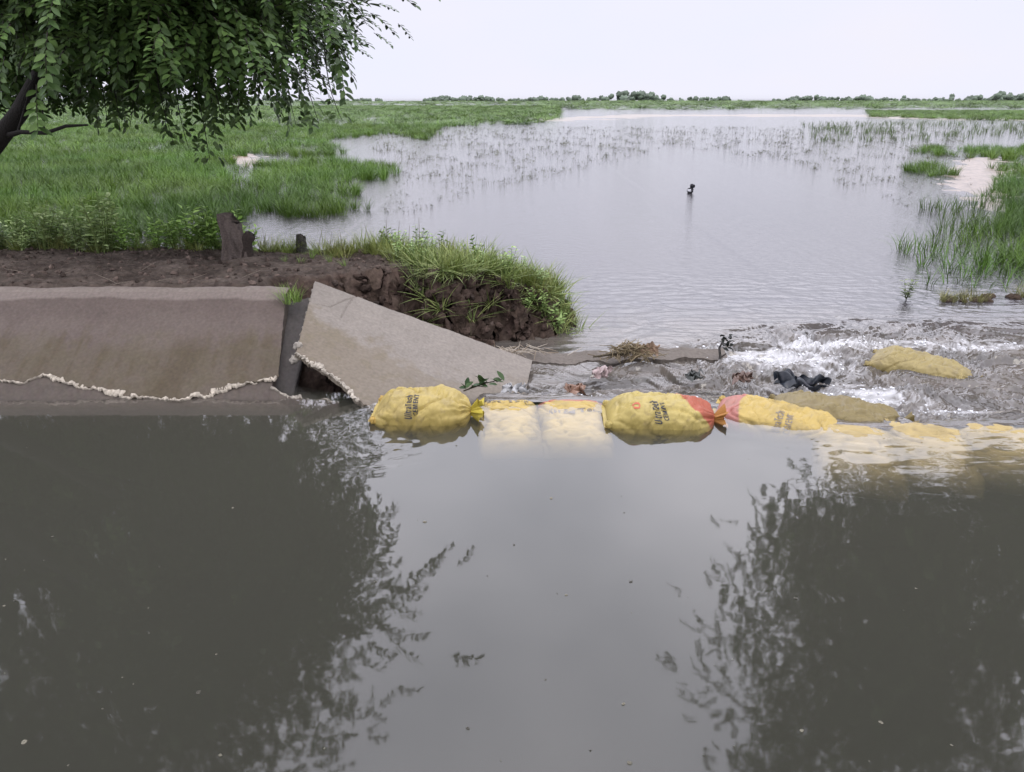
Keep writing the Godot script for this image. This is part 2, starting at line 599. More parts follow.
	for i in 80:
		var w := at(rng.randf_range(-100, 1100), rng.randf_range(425, 772), 0.0)
		bits.append(turned(w + Vector3(0, 0.002, 0), rng.randf() * TAU, 0.0025 + 0.008 * pow(rng.randf(), 4.0)))
		var g := rng.randf_range(0.3, 1.3)
		shade.append(Color(g, g, g))
	tag(scatter("floating_specks", bit.mesh(), mats.print, bits, null, shade), "tiny specks and leaf bits afloat on the still canal water", "specks", "", "stuff")

	# the flooded field: round the fine sheet to the horizon
	var f := MB.new()
	var cells := [[-1500, 1500, -12.0, -3000], [-40, -1.3, -6.5, -12.0], [6.384, 40, -5.3, -12.0]]
	for q in cells:
		var fp := PackedVector3Array()
		var fc := PackedColorArray()
		var k := 20
		for i in k + 1:
			for j in k + 1:
				fp.push_back(Vector3(lerpf(q[0], q[1], float(i) / k), FIELD, lerpf(q[2], q[3], pow(float(j) / k, 1.0 if q[3] > -100 else 4.0))))
				fc.push_back(Color(0.055, 0.052, 0.058))
		f.sheet(fp, fc, k, k)
	tag(obj("field_water", f.mesh(), mats.field_water), "wide sheet of pale flood water standing in the field", "water", "", "structure")

# ---------------------------------------------------------------- concrete lining
# a slab between a top edge T(s) and a bottom edge B(s), with thickness and a rough rim
func slab_mesh(top: Callable, bottom: Callable, nrm: Vector3, thick: float, ns: int, nt: int, colour: Callable, relief: Callable) -> ArrayMesh:
	var m := MB.new()
	var fp := PackedVector3Array()
	var bp := PackedVector3Array()
	var fc := PackedColorArray()
	for i in ns + 1:
		var s := float(i) / ns
		var a: Vector3 = top.call(s)
		var b: Vector3 = bottom.call(s)
		for j in nt + 1:
			var t := float(j) / nt
			var q := a.lerp(b, t)
			fc.push_back(colour.call(q, s, t))
			bp.push_back(q - nrm * thick)
			fp.push_back(q + nrm * relief.call(q, s, t))
	m.sheet(fp, fc, ns, nt, true)
	m.sheet(bp, fc, ns, nt, false)
	var w := nt + 1
	for side in 4:
		var cnt := ns if side < 2 else nt
		var wp := PackedVector3Array()
		var wc := PackedColorArray()
		for k in cnt + 1:
			var id := k * w if side == 0 else k * w + nt if side == 1 else k if side == 2 else ns * w + k
			for d in 5:
				var q := fp[id].lerp(bp[id], d / 4.0)
				if d > 0 and d < 4: q += Vector3(n3(q, 14.0), n3(q, 17.0), n3(q, 15.0)) * 0.012
				wp.push_back(q)
				wc.push_back(fc[id])
		m.sheet(wp, wc, cnt, 4, side == 0 or side == 3)
	return m.mesh()

# an irregular ridge of broken mortar along a line
func crumbs(path: Array, radius: float, nrm: Vector3, col: Color) -> ArrayMesh:
	var m := MB.new()
	var fine := []
	var rad := []
	for i in path.size() - 1:
		var steps := maxi(2, int((path[i + 1] - path[i]).length() / 0.008))
		for k in steps:
			var q: Vector3 = path[i].lerp(path[i + 1], float(k) / steps)
			q += Vector3(0, n3(q, 9.0) * 0.026 + n3(q, 30.0) * 0.014, 0)
			fine.push_back(q + nrm * 0.002)
			rad.push_back(radius * clampf(0.9 + 1.9 * n3(q, 2.5) + 1.3 * n3(q, 8.0), 0.15, 2.6))
	# a flat torn lip: thin where it holds, wider where lumps stick out
	var p := PackedVector3Array()
	var c := PackedColorArray()
	for i in fine.size():
		var t: Vector3 = (fine[mini(i + 1, fine.size() - 1)] - fine[maxi(i - 1, 0)]).normalized()
		var down := nrm.cross(t).normalized()
		if down.y > 0: down = -down
		var r: float = rad[i]
		var q: Vector3 = fine[i]
		var hi := r * (0.35 + 1.7 * absf(n3(q, 14.0)) + 1.3 * absf(n3(q + Vector3(3, 0, 0), 55.0)))
		var lo := r * (0.5 + 1.3 * absf(n3(q + Vector3(9, 0, 0), 22.0)))
		var k := 1.0 + 0.5 * n3(q, 33.0)
		for e in [[-hi * 1.4, -0.002], [-hi, 0.002], [0.0, 0.003], [lo, 0.001], [lo * 1.15, -0.014]]:
			p.push_back(q + down * e[0] + nrm * e[1] + nrm * n3(q + down * e[0], 60.0) * 0.003)
			c.push_back(Color(col.r * k, col.g * k, col.b * k))
	m.sheet(p, c, fine.size() - 1, 4, true)
	return m.mesh()

var slope_o := Vector3(0, 0, -5.72)
var slope_n := Vector3(0, 2, 1).normalized()

func concrete_tone(q: Vector3, base: Color) -> Color:
	var k := 1.0 + n3(q, 2.5) * 0.1 + n3(q, 9.0) * 0.07 + n3(q, 35.0) * 0.1 + n3(q, 110.0) * 0.1
	return Color(base.r * k, base.g * k, base.b * k)

func lining() -> void:
	var o := slope_o
	var nn := slope_n
	# intact panel
	var root := thing("lining_panel", Vector3(-4, 0, -5.72), "intact grey concrete canal lining panel with a jagged whitish broken edge", "canal lining")
	var rt := on_plane(288, 292, o, nn)
	var rb := on_plane(268, 404, o, nn)
	var deep := (rb - rt).normalized()
	var off := -root.position
	var low := func(s: float) -> Vector3:
		var q := Vector3(lerpf(-12.0, (rb + deep * 0.9).x, s), 0, 0)
		q.y = -0.4; q.z = -5.72 + 0.8
		return q + off
	var high := func(s: float) -> Vector3:
		var q := Vector3(lerpf(-12.0, rt.x, s), 0, 0)
		q.y = rt.y + 0.012 * noise_a.get_noise_2d(q.x * 1.5, 2.0); q.z = -5.72 - q.y * 2.0
		return q + off
	var old := func(q: Vector3, _s: float, _t: float) -> Color: return concrete_tone(q, Color(0.098, 0.08, 0.066))
	var old_relief := func(q: Vector3, s: float, _t: float) -> float: return n3(q, 9.0) * 0.006 + n3(q, 30.0) * 0.004 - 0.01 * smoothstep(0.995, 1.0, s)
	obj("slab", slab_mesh(high, low, nn, 0.1, 420, 60, old, old_relief), mats.concrete, root)
	# plaster coat that has broken off along a jagged line
	var edge_px := [[-700, 383], [-300, 386], [-120, 378], [-60, 386], [0, 380], [18, 384], [38, 375], [52, 378], [64, 382], [80, 386], [98, 389], [112, 394], [130, 396], [150, 397], [165, 399], [178, 401], [196, 396], [214, 393], [230, 388], [246, 384], [262, 381], [278, 376]]
	var edge := []
	for e in edge_px:
		edge.append(on_plane(e[0], e[1], o + nn * 0.012, nn))
	var x0: float = edge[0].x
	var x1: float = edge[edge.size() - 1].x
	var coat_top := func(s: float) -> Vector3:
		var q := Vector3(lerpf(x0, rt.x - 0.015, s), rt.y - 0.012, 0)
		q.z = -5.72 - q.y * 2.0
		return q + nn * 0.002 + off
	var coat_low := func(s: float) -> Vector3:
		var xx := lerpf(x0, x1, s)
		var q: Vector3 = edge[edge.size() - 1]
		for i in edge.size() - 1:
			if xx <= edge[i + 1].x:
				q = edge[i].lerp(edge[i + 1], (xx - edge[i].x) / (edge[i + 1].x - edge[i].x))
				break
		var jag := n2(xx, 0.0, 9.0) * 0.022 + n2(xx, 5.0, 30.0) * 0.01
		q += Vector3(0, 1, -2).normalized() * jag
		return q - nn * 0.01 + off
	var coat := func(q: Vector3, s: float, t: float) -> Color:
		var g := concrete_tone(q, Color(0.118, 0.092, 0.079))
		# algae and rust-brown silt left by the water: outline and streaks
		var line := 0.46 + n2(q.x, 0.0, 1.1) * 0.22 + n2(q.x, 3.0, 5.0) * 0.1 + n2(q.x, 0.0, 22.0) * 0.05
		var film := smoothstep(line - 0.05, line + 0.14, t + n3(q, 7.0) * 0.14)
		var streak := smoothstep(0.05, 0.5, n2(q.x * 3.0 + q.y * 0.4, q.y * 0.5, 3.0) + 0.15) * smoothstep(0.3, 0.5, t)
		g = g.lerp(Color(0.105, 0.087, 0.054), film * (0.45 + 0.35 * clampf(n3(q, 3.5) + 0.5, 0, 1)))
		g = g.lerp(Color(0.085, 0.064, 0.038), streak * 0.5 * smoothstep(-0.2, 0.2, n3(q, 5.0) + 0.1))
		# a stain running down from the middle of the panel
		var sx := q.x + root.position.x + 2.53 + 0.25 * (t - 0.4)
		g = g.lerp(Color(0.08, 0.061, 0.036), 0.7 * smoothstep(0.22, 0.0, absf(sx) + n3(q, 8.0) * 0.1) * smoothstep(0.36, 0.5, t))
		g = g.lerp(Color(0.15, 0.122, 0.103), 0.45 * smoothstep(0.22, 0.4, t + n2(q.x, 8.0, 1.0) * 0.25 + n3(q, 6.0) * 0.1) * smoothstep(0.66, 0.42, t + n2(q.x, 2.0, 1.4) * 0.25))
		# paler raised band along the top of the coat
		g = g.lerp(Color(0.255, 0.215, 0.19), smoothstep(0.085, 0.07, t + n2(q.x, 1.0, 1.2) * 0.05) * 0.6)
		return g
	var coat_relief := func(q: Vector3, s: float, t: float) -> float:
		return 0.014 + 0.008 * smoothstep(0.08, 0.072, t + n2(q.x, 1.0, 1.2) * 0.05) + n3(q, 2.0) * 0.006 + n3(q, 14.0) * 0.0025 - 0.012 * smoothstep(0.985, 1.0, s + n2(q.y, 0.0, 12.0) * 0.008)
	obj("plaster_face", slab_mesh(coat_top, coat_low, nn, 0.002, 520, 90, coat, coat_relief), mats.concrete, root)
	var rim := []
	for i in 120:
		rim.append(coat_low.call(0.35 + 0.65 * i / 119.0) + nn * 0.014)
	obj("broken_plaster_edge", crumbs(rim, 0.012, nn, Color(0.6, 0.53, 0.43)), mats.mortar, root)
	# top edge of the lining, half buried in soil
	var cope := MB.new()
	var cp := PackedVector3Array()
	var cc := PackedColorArray()
	for i in 301:
		var s := i / 300.0
		var a: Vector3 = high.call(s) + nn * 0.012
		for j in 5:
			var q := a + Vector3(0, [-0.012, 0.004, 0.012, 0.016, 0.0][j], [0.03, 0.0, -0.03, -0.09, -0.15][j])
			q.y += n3(q, 6.0) * 0.008
			cp.push_back(q); cc.push_back(concrete_tone(q, Color(0.22, 0.185, 0.16)))
	cope.sheet(cp, cc, 300, 4)
	obj("coping", cope.mesh(), mats.concrete, root)

	# fallen panel
	var a3 := at(315, 281, 0.62)
	var b3 := at(522, 357, -0.06)
	var d3 := at(372, 404, 0.0)
	var fn := (b3 - a3).cross(d3 - a3).normalized()
	if fn.y < 0: fn = -fn
	var e3 := on_plane(296, 353, a3, fn)
	var f := thing("lining_panel", (a3 + b3) / 2.0, "tilted pale concrete lining panel slumped into the breach", "canal lining")
	var fo := -f.position
	var down := (d3 - a3 - (b3 - a3).normalized() * (d3 - a3).dot((b3 - a3).normalized())).normalized()
	var keys := [[0.0, e3], [0.1, on_plane(309, 361, a3, fn)], [0.2, on_plane(328, 372, a3, fn)], [0.3, on_plane(344, 385, a3, fn)], [0.38, on_plane(357, 398, a3, fn)], [0.45, on_plane(370, 408, a3, fn)], [0.6, d3 + (b3 - a3) * 0.12 + down * 0.22], [1.0, b3 + (b3 - a3) * 0.05 + down * 0.75]]
	var ftop := func(s: float) -> Vector3: return a3.lerp(b3 + (b3 - a3) * 0.05, s) + fo + Vector3(0, n2(s, 4.0, 9.0) * 0.006, 0)
	var flow := func(s: float) -> Vector3:
		var q := along(s, keys)
		if s > 0.01 and s < 0.5: q += down * (n2(q.x, 1.0, 14.0) * 0.022 + n2(q.x, 7.0, 45.0) * 0.01)
		return q + fo
	var cracks := [[on_plane(318, 304, a3, fn), on_plane(330, 307, a3, fn), on_plane(345, 300, a3, fn), on_plane(357, 296, a3, fn)], [on_plane(354, 297, a3, fn), on_plane(347, 306, a3, fn), on_plane(341, 318, a3, fn)]]
	var crack := func(q: Vector3) -> float:
		var best := 1.0
		for line in cracks:
			for i in line.size() - 1:
				best = minf(best, (q - Geometry3D.get_closest_point_to_segment(q, line[i], line[i + 1])).length())
		return best
	var fcol := func(q: Vector3, s: float, t: float) -> Color:
		var g := concrete_tone(q, Color(0.25, 0.222, 0.192))
		var line := 0.42 + n2(q.x, q.z, 1.6) * 0.2
		var film := smoothstep(line, line + 0.2, t + n3(q, 6.0) * 0.16) * (1.0 - 0.6 * s)
		g = g.lerp(Color(0.185, 0.15, 0.105), film * 0.75)
		return g.lerp(Color(0.19, 0.16, 0.11), film * 0.6 * smoothstep(0.1, 0.4, n3(q, 4.5)))
	var frel := func(q: Vector3, s: float, t: float) -> float:
		var r := n3(q, 2.0) * 0.007 + n3(q, 16.0) * 0.002
		if s < 0.4 and t < 0.7: r -= 0.011 * smoothstep(0.009, 0.003, crack.call(q - fo) + n3(q, 25.0) * 0.003)
		return r
	obj("slab", slab_mesh(ftop, flow, fn, 0.045, 300, 170, fcol, frel), mats.concrete, f)
	var frim := []
	for i in 40:
		frim.append(flow.call(0.40 * i / 39.0) + fn * 0.0)
	obj("broken_edge", crumbs(frim, 0.012, fn, Color(0.58, 0.52, 0.43)), mats.mortar, f)
	# mortar lump on the lower corner and crumbs up the end face
	for k in 10:
		var lump := MB.new()
		var base := e3.lerp(a3, 0.9 * k / 9.0) + fo - fn * rng.randf_range(0.0, 0.07)
		blob(lump, base, (0.034 if k < 2 else rng.randf_range(0.008, 0.016)), Color(0.45, 0.41, 0.35), k)
		obj("mortar_crumb", lump.mesh(), mats.mortar, f)

	# stub of old concrete left at the water's edge below the joint
	var st := thing("concrete_stub", on_plane(300, 398, o, nn), "low broken concrete stub at the waterline below the tilted panel", "concrete")
	var so := -st.position
	var skeys := [[0.0, on_plane(271, 389, o, nn)], [0.12, on_plane(279, 393, o, nn)], [0.3, on_plane(290, 397, o, nn)], [0.6, on_plane(312, 399, o, nn)], [0.8, on_plane(326, 400, o, nn)], [1.0, on_plane(340, 404, o, nn)]]
	var stop := func(s: float) -> Vector3:
		var q := along(s, skeys)
		return q + so + Vector3(0, n2(q.x, 2.0, 20.0) * 0.012, 0)
	var slow := func(s: float) -> Vector3: return along(s, skeys) + Vector3(0, -0.3, 0.6) + so
	obj("slab", slab_mesh(stop, slow, nn, 0.1, 60, 30, old, old_relief), mats.concrete, st)
	var srim := []
	for i in 24: srim.append(stop.call(i / 23.0))
	obj("broken_edge", crumbs(srim, 0.014, nn, Color(0.43, 0.385, 0.32)), mats.mortar, st)
	# upright strip of concrete standing in the joint
	var up := thing("joint_strip", at(285, 396, 0.0), "narrow upright concrete strip in the gap beside the tilted panel", "concrete")
	var uo := -up.position
	var po := o - nn * 0.12
	var t0 := on_plane(283, 303, po, nn)
	var t1 := on_plane(318, 296, po, nn)
	var b0 := on_plane(266, 402, po, nn)
	var b1 := on_plane(291, 404, po, nn)
	var strip_t := func(s: float) -> Vector3: return t0.lerp(t1, s) + uo
	var strip_b := func(s: float) -> Vector3: return b0.lerp(b1, s) + uo
	var grey := func(q: Vector3, _s: float, _t: float) -> Color: return concrete_tone(q, Color(0.1, 0.09, 0.085))
	obj("strip", slab_mesh(strip_t, strip_b, nn, 0.05, 24, 60, grey, old_relief), mats.concrete, up)

	# sunken slab that the spill runs over
	var q0 := at(498, 354, -0.14)
	var q1 := at(724, 346, -0.14)
	var sk := thing("sunken_slab", (q0 + q1) / 2.0, "long sunken concrete slab edge lying just awash in the breach", "concrete")
	var ko := -sk.position
	var kt := func(s: float) -> Vector3: return q0.lerp(q1, s) + Vector3(0, n2(s, 0.0, 4.0) * 0.05 - 0.012, -0.02 + n2(s, 3.0, 8.0) * 0.03) + ko
	var kb := func(s: float) -> Vector3: return q0.lerp(q1, s) + Vector3(0, -0.055 + n2(s, 0.0, 4.0) * 0.04, 0.18 + n2(s, 9.0, 9.0) * 0.08) + ko
	var wet := func(q: Vector3, _s: float, _t: float) -> Color: return concrete_tone(q, Color(0.16, 0.138, 0.118))
	obj("slab", slab_mesh(kt, kb, Vector3(0, 0.97, 0.2).normalized(), 0.12, 120, 20, wet, old_relief), mats.concrete, sk)

func blob(m: MB, at_: Vector3, r: float, col: Color, sd: int, flat := 1.0) -> void:
	var p := PackedVector3Array()
	var c := PackedColorArray()
	for i in 9:
		var th := PI * i / 8.0
		for j in 13:
			var ph := TAU * (j % 12) / 12.0
			var d := Vector3(sin(th) * cos(ph), cos(th) * flat, sin(th) * sin(ph))
			var k := 1.0 + 0.55 * noise_a.get_noise_3d(d.x * 1.6 + sd * 7.3, d.y * 1.6, d.z * 1.6) + 0.3 * noise_a.get_noise_3d(d.x * 5.0, d.y * 5.0 + sd, d.z * 5.0)
			p.push_back(at_ + d * r * k)
			c.push_back(col)
	m.sheet(p, c, 8, 12, true, true)

# ---------------------------------------------------------------- sandbags
func sgnpow(a: float, e: float) -> float:
	return signf(a) * pow(absf(a), e)

# point on a filled sack: u runs along it (0 sewn end, 1 neck), v round it (0.25 top)
func sack_point(b: Dictionary, u: float, v: float) -> Vector3:
	var an := TAU * v
	var w: float = b.w * 0.5
	var h: float = b.h * 0.5
	var sewn := pow(clampf(u / 0.2, 0.0, 1.0), 0.5)
	var x: float = b.l * (u - 0.5)
	var wu := w * (0.86 + 0.14 * sewn)
	var hu := h * maxf(0.05, sewn)
	var folds := 0.0
	if b.tied:
		var t := clampf((u - 0.62) / 0.38, 0.0, 1.0)
		var neck := sqrt(maxf(0.0, 1.0 - t * t))
		wu *= maxf(0.09, neck); hu *= maxf(0.16, pow(neck, 0.8))
		folds = t * t * (1.2 - t * 0.4)
	else:
		var e := pow(clampf((1.0 - u) / 0.16, 0.0, 1.0), 0.55)
		wu *= 0.86 + 0.14 * e; hu *= maxf(0.05, e)
	var cs := sgnpow(cos(an), 0.62)
	var sn := sgnpow(sin(an), 0.72)
	var p := Vector3(x, hu * sn, wu * cs)
	# bellied, lumpy and creased
	var s: float = b.seed
	var lump := n3(p + Vector3(s, 0, s * 0.7), 2.6) * (0.026 if b.tied else 0.01) + n3(p + Vector3(0, s, 0), 9.0) * 0.018
	var crease := -pow(1.0 - minf(absf(n3(Vector3(p.x * 0.7 + s + p.z * 0.4, p.z, p.y), 4.0, noise_b)) * 5.0, 1.0), 2.0) * 0.024 - pow(1.0 - minf(absf(n3(Vector3(p.x + s * 3.0, p.z * 0.6, p.y), 8.0, noise_b)) * 4.5, 1.0), 2.0) * 0.010 + 0.004
	var k := clampf(hu / h, 0.0, 1.0)
	p += Vector3(0, sn, cs * 0.6) * (lump + crease) * k
	p += Vector3(0, sn, cs).normalized() * folds * (0.016 * sin(an * 13.0 + s) + 0.014 * sin(an * 7.0 + s * 2.0) + 0.008 * sin(an * 23.0)) * (1.0 if u < 0.97 else 0.5)
	p.y += b.get("bow", 0.0) * (1.0 - pow(absf(2.0 * u - 1.0), 2.0))
	return p

func sack(b: Dictionary, where: Vector3, turn: Vector3, label: String) -> Node3D:
	var r := thing("sandbag", where, label, "sandbag", "sandbags across the breach")
	r.rotation_degrees = turn
	var m := MB.new()
	var nu := 110
	var nv := 84
	var p := PackedVector3Array()
	var c := PackedColorArray()
	for i in nu + 1:
		for j in nv + 1:
			var u := float(i) / nu
			var v := float(j % nv) / nv
			var q := sack_point(b, u, v)
			p.push_back(q)
			c.push_back(sack_colour(b, u, v, q))
	m.sheet(p, c, nu, nv, false, true)
	for e in 2:
		var mid := Vector3.ZERO
		for j in nv: mid += p[(nu * (nv + 1) if e else 0) + j] / nv
		var id := m.vert(mid, Vector3(1 if e else -1, 0, 0), c[nu * (nv + 1) if e else 0])
		for j in nv:
			var a := (nu * (nv + 1) if e else 0) + j
			if e: m.tri(a, a + 1, id)
			else: m.tri(a + 1, a, id)
	obj("sack", m.mesh(), mats.sack, r)
	# sewn hem with two corner ears
	var hem := MB.new()
	var hp := PackedVector3Array()
	var hc := PackedColorArray()
	for i in 31:
		var z: float = lerpf(-0.5, 0.5, i / 30.0) * b.w * 0.92
		for j in 4:
			var q := Vector3(-b.l * 0.5 + 0.02 - j * 0.016, n2(z, b.seed, 14.0) * 0.008 * j, z)
			hp.push_back(q); hc.push_back(b.col * (0.93 if j < 2 else 1.05))
	hem.sheet(hp, hc, 30, 3, true)
	for s in [-1, 1]: blob(hem, Vector3(-b.l * 0.5 + 0.005, 0.012, s * b.w * 0.42), 0.026, b.get("ear", b.col), int(b.seed) + s)
	obj("hem", hem.mesh(), mats.sack, r)
	if b.tied:
		# gathered mouth beyond the tie
		var ru := MB.new()
		p = PackedVector3Array(); c = PackedColorArray()
		for i in 13:
			var t := i / 12.0
			for j in 61:
				var an := TAU * (j % 60) / 60.0
				var rad := 0.017 + 0.075 * pow(t, 0.9) * (0.55 + 0.35 * sin(an * 5.0 + b.seed) + 0.2 * sin(an * 11.0))
				p.push_back(Vector3(b.l * 0.5 - 0.012 + t * 0.085 + 0.02 * t * sin(an * 3.0 + b.seed), sin(an) * rad + 0.02 * t, cos(an) * rad * 1.15))
				c.push_back(b.get("mouth", b.col))
		ru.sheet(p, c, 12, 60, false, true)
		obj("gathered_mouth", ru.mesh(), mats.sack, r)
		var cord := MB.new()
		var path := []
		var rad := []
		for i in 19:
			var an := TAU * i / 18.0
			path.append(Vector3(b.l * 0.5 - 0.008, sin(an) * 0.026, cos(an) * 0.03)); rad.append(0.006)
		cord.tube(path, rad, 6, Color(0.3, 0.07, 0.05))
		obj("tie_cord", cord.mesh(), mats.straw, r)
	for t in b.get("text", []):
		lettering(r, b, t)
	return r

func sack_colour(b: Dictionary, u: float, v: float, q: Vector3) -> Color:
	var col: Color = b.col
	var k := 1.0 + n3(q + Vector3(b.seed, 0, 0), 6.0) * 0.10 + n3(q, 25.0) * 0.07
	# red printed band across one end
	if b.has("red"):
		var vv := v if v < 0.6 else v - 1.0
		var lim: float = b.red[0] + clampf((0.25 - vv) * b.red[1], -0.1, 0.28)
		if u > lim and u < b.red[2] + n2(v, 0.0, 8.0) * 0.01:
			col = b.red[3]
	if b.has("stripe") and u < b.stripe[0] + 0.25 * absf(v - 0.25):
		col = b.stripe[1]
	# silt stains and specks of dried mud
	col = col.lerp(Color(0.2, 0.15, 0.08), 0.35 * smoothstep(0.34, 0.55, n3(q + Vector3(4, b.seed, 0), 16.0)))
	var mud: float = smoothstep(0.12, 0.45, n3(q + Vector3(0, b.seed * 1.3, 0), 4.0)) * b.get("mud", 0.35)
	col = col.lerp(Color(0.24, 0.19, 0.1), mud)
	return Color(col.r * k, col.g * k, col.b * k)

# lettering printed on the sack: the letters' outlines laid on its surface
func lettering(r: Node3D, b: Dictionary, t: Dictionary) -> void:
	var tm := TextMesh.new()
	tm.text = t.s
	var font := SystemFont.new()
	font.font_names = PackedStringArray(["Droid Sans"])
	font.font_weight = 700
	font.font_italic = t.get("italic", false)
	tm.font = font
	tm.font_size = 48
	tm.pixel_size = 0.01
	tm.depth = 0.0
	tm.curve_step = 2.0
	var arr := tm.get_mesh_arrays() if tm.get_surface_count() == 1 else tm.surface_get_arrays(0)
	var vs: PackedVector3Array = arr[Mesh.ARRAY_VERTEX]
	var box := AABB(vs[0], Vector3.ZERO)
	for q in vs: box = box.expand(q)
	var m := MB.new()
	var cu: float = t.u
	var cv: float = t.v
	for q in vs:
		var a: float = (q.x - box.position.x) / box.size.x - 0.5
		var d: float = (q.y - box.position.y) / box.size.y - 0.5
		if t.get("italic", false): a += d * 0.04
		# reads up over the sack from its front, the letters' tops towards the sewn end
		var v: float = cv + a * t.long
		var u: float = cu - d * t.high + a * t.get("tilt", 0.0)
		var pt := sack_point(b, u, v)
		var e1 := sack_point(b, u + 0.01, v) - pt
		var e2 := sack_point(b, u, v + 0.01) - pt
		var nn := e1.cross(e2).normalized()
		if nn.dot(Vector3(0, pt.y, pt.z)) < 0: nn = -nn
		m.vert(pt + nn * 0.004, nn, t.col)
	var id: PackedInt32Array = arr[Mesh.ARRAY_INDEX] if arr[Mesh.ARRAY_INDEX] != null else PackedInt32Array(range(vs.size()))
	m.idx = id
	obj("lettering", m.mesh(), mats.print, r)

func sandbags() -> void:
	var yellow := Color(0.53, 0.405, 0.12)
	var pale := Color(0.58, 0.42, 0.12)
	var ink := Color(0.03, 0.035, 0.05)
	var faded := Color(0.2, 0.17, 0.13)
	var red := Color(0.46, 0.12, 0.065)
	var big := {"s": "UltraTech", "u": 0.385, "v": 0.125, "long": 0.2, "high": 0.075, "col": ink, "italic": true}
	var small := {"s": "CEMENT", "u": 0.46, "v": 0.14, "long": 0.17, "high": 0.05, "col": ink}
	# the plump bag against the tilted panel
	sack({"l": 0.68, "w": 0.42, "h": 0.29, "tied": true, "seed": 1.0, "col": yellow, "mouth": Color(0.58, 0.47, 0.06), "text": [big, small], "mud": 0.3, "ear": Color(0.6, 0.4, 0.1)},
		at(424, 411, 0.03), Vector3(4, -3, 1), "plump yellow cement sack tied at one end, resting against the tilted panel")
	# two bags laid lengthwise, just under the surface
	sack({"l": 0.9, "w": 0.46, "h": 0.2, "tied": false, "seed": 2.0, "col": pale, "mud": 0.3, "text": [{"s": "CEMENT", "u": 0.2, "v": 0.26, "long": 0.18, "high": 0.055, "col": faded}]},
		Vector3(-0.02, -0.122, -5.4), Vector3(0, -86, -3.5), "pale submerged sack beside the gathered mouth of the plump bag")
	sack({"l": 0.9, "w": 0.52, "h": 0.2, "tied": false, "seed": 3.0, "col": pale, "mud": 0.3, "stripe": [0.15, Color(0.5, 0.17, 0.12)], "text": [{"s": "UltraTech", "u": 0.38, "v": 0.25, "long": 0.22, "high": 0.075, "col": faded}]},
		Vector3(0.45, -0.12, -5.4), Vector3(0, -90, -3.5), "pale submerged sack with a red band along its sewn end")
	# the second plump bag, red at its mouth
	sack({"l": 0.76, "w": 0.42, "h": 0.29, "tied": true, "seed": 4.0, "col": Color(0.54, 0.425, 0.13), "mouth": Color(0.5, 0.23, 0.05), "red": [0.72, 0.85, 1.1, red], "mud": 0.25, "text": [{"s": "UltraTech", "u": 0.43, "v": 0.13, "long": 0.2, "high": 0.07, "col": ink, "italic": true, "tilt": -0.04}, {"s": "CEMENT", "u": 0.505, "v": 0.14, "long": 0.17, "high": 0.045, "col": ink, "tilt": -0.04}, {"s": "O", "u": 0.25, "v": 0.17, "long": 0.06, "high": 0.07, "col": red}]},
		at(660, 417, 0.01), Vector3(3, -3, -1), "plump yellow cement sack with an orange-red mouth, in the middle of the row")
	# bag that slopes down to the right with a pink end
	sack({"l": 0.9, "w": 0.48, "h": 0.24, "tied": false, "seed": 5.0, "col": pale, "mud": 0.25, "stripe": [0.17, Color(0.52, 0.2, 0.16)], "text": [{"s": "UltraTech", "u": 0.5, "v": 0.13, "long": 0.2, "high": 0.065, "col": faded}, {"s": "CEMENT", "u": 0.58, "v": 0.13, "long": 0.2, "high": 0.05, "col": faded}]},
		at(775, 425, -0.085) + Vector3(0.03, 0, -0.02), Vector3(2, -24, -5), "half-drowned sack with a faded pink end next to the red-mouthed sack")
	# wet bags in the spill
	sack({"l": 0.92, "w": 0.46, "h": 0.24, "tied": true, "seed": 6.0, "col": Color(0.25, 0.195, 0.075), "mud": 0.5}, at(838, 405, -0.02) + Vector3(0, -0.085, 0), Vector3(0, -14, -3), "wet brownish sack with water sheeting over it behind the row")
	sack({"l": 0.88, "w": 0.52, "h": 0.28, "tied": true, "seed": 7.0, "col": Color(0.36, 0.285, 0.11), "mud": 0.4}, at(924, 352, -0.06) + Vector3(0, -0.185, 0), Vector3(0, -32, -6), "lone wet yellow sack carried out into the foaming spill")
	# row that goes on under the film of water
	for k in 5:
		sack({"l": 0.95, "w": 0.56, "h": 0.2, "tied": false, "seed": 8.0 + k, "col": Color(0.54, 0.41, 0.17), "mud": 0.35},
			Vector3(2.3 + k * 0.5, -0.135 + 0.006 * sin(k * 2.0), -4.9 - 0.02 * k), Vector3(0, -106 - k * 3, -5), ["pale drowned sack under a thin film beside the wet brownish sack", "pale drowned sack under gliding water, next beyond the film-covered one", "pale drowned sack in the run of three farthest from the tilted panel", "pale drowned sack in the run of three farthest from the tilted panel", "pale drowned sack in the run of three farthest from the tilted panel"][k])

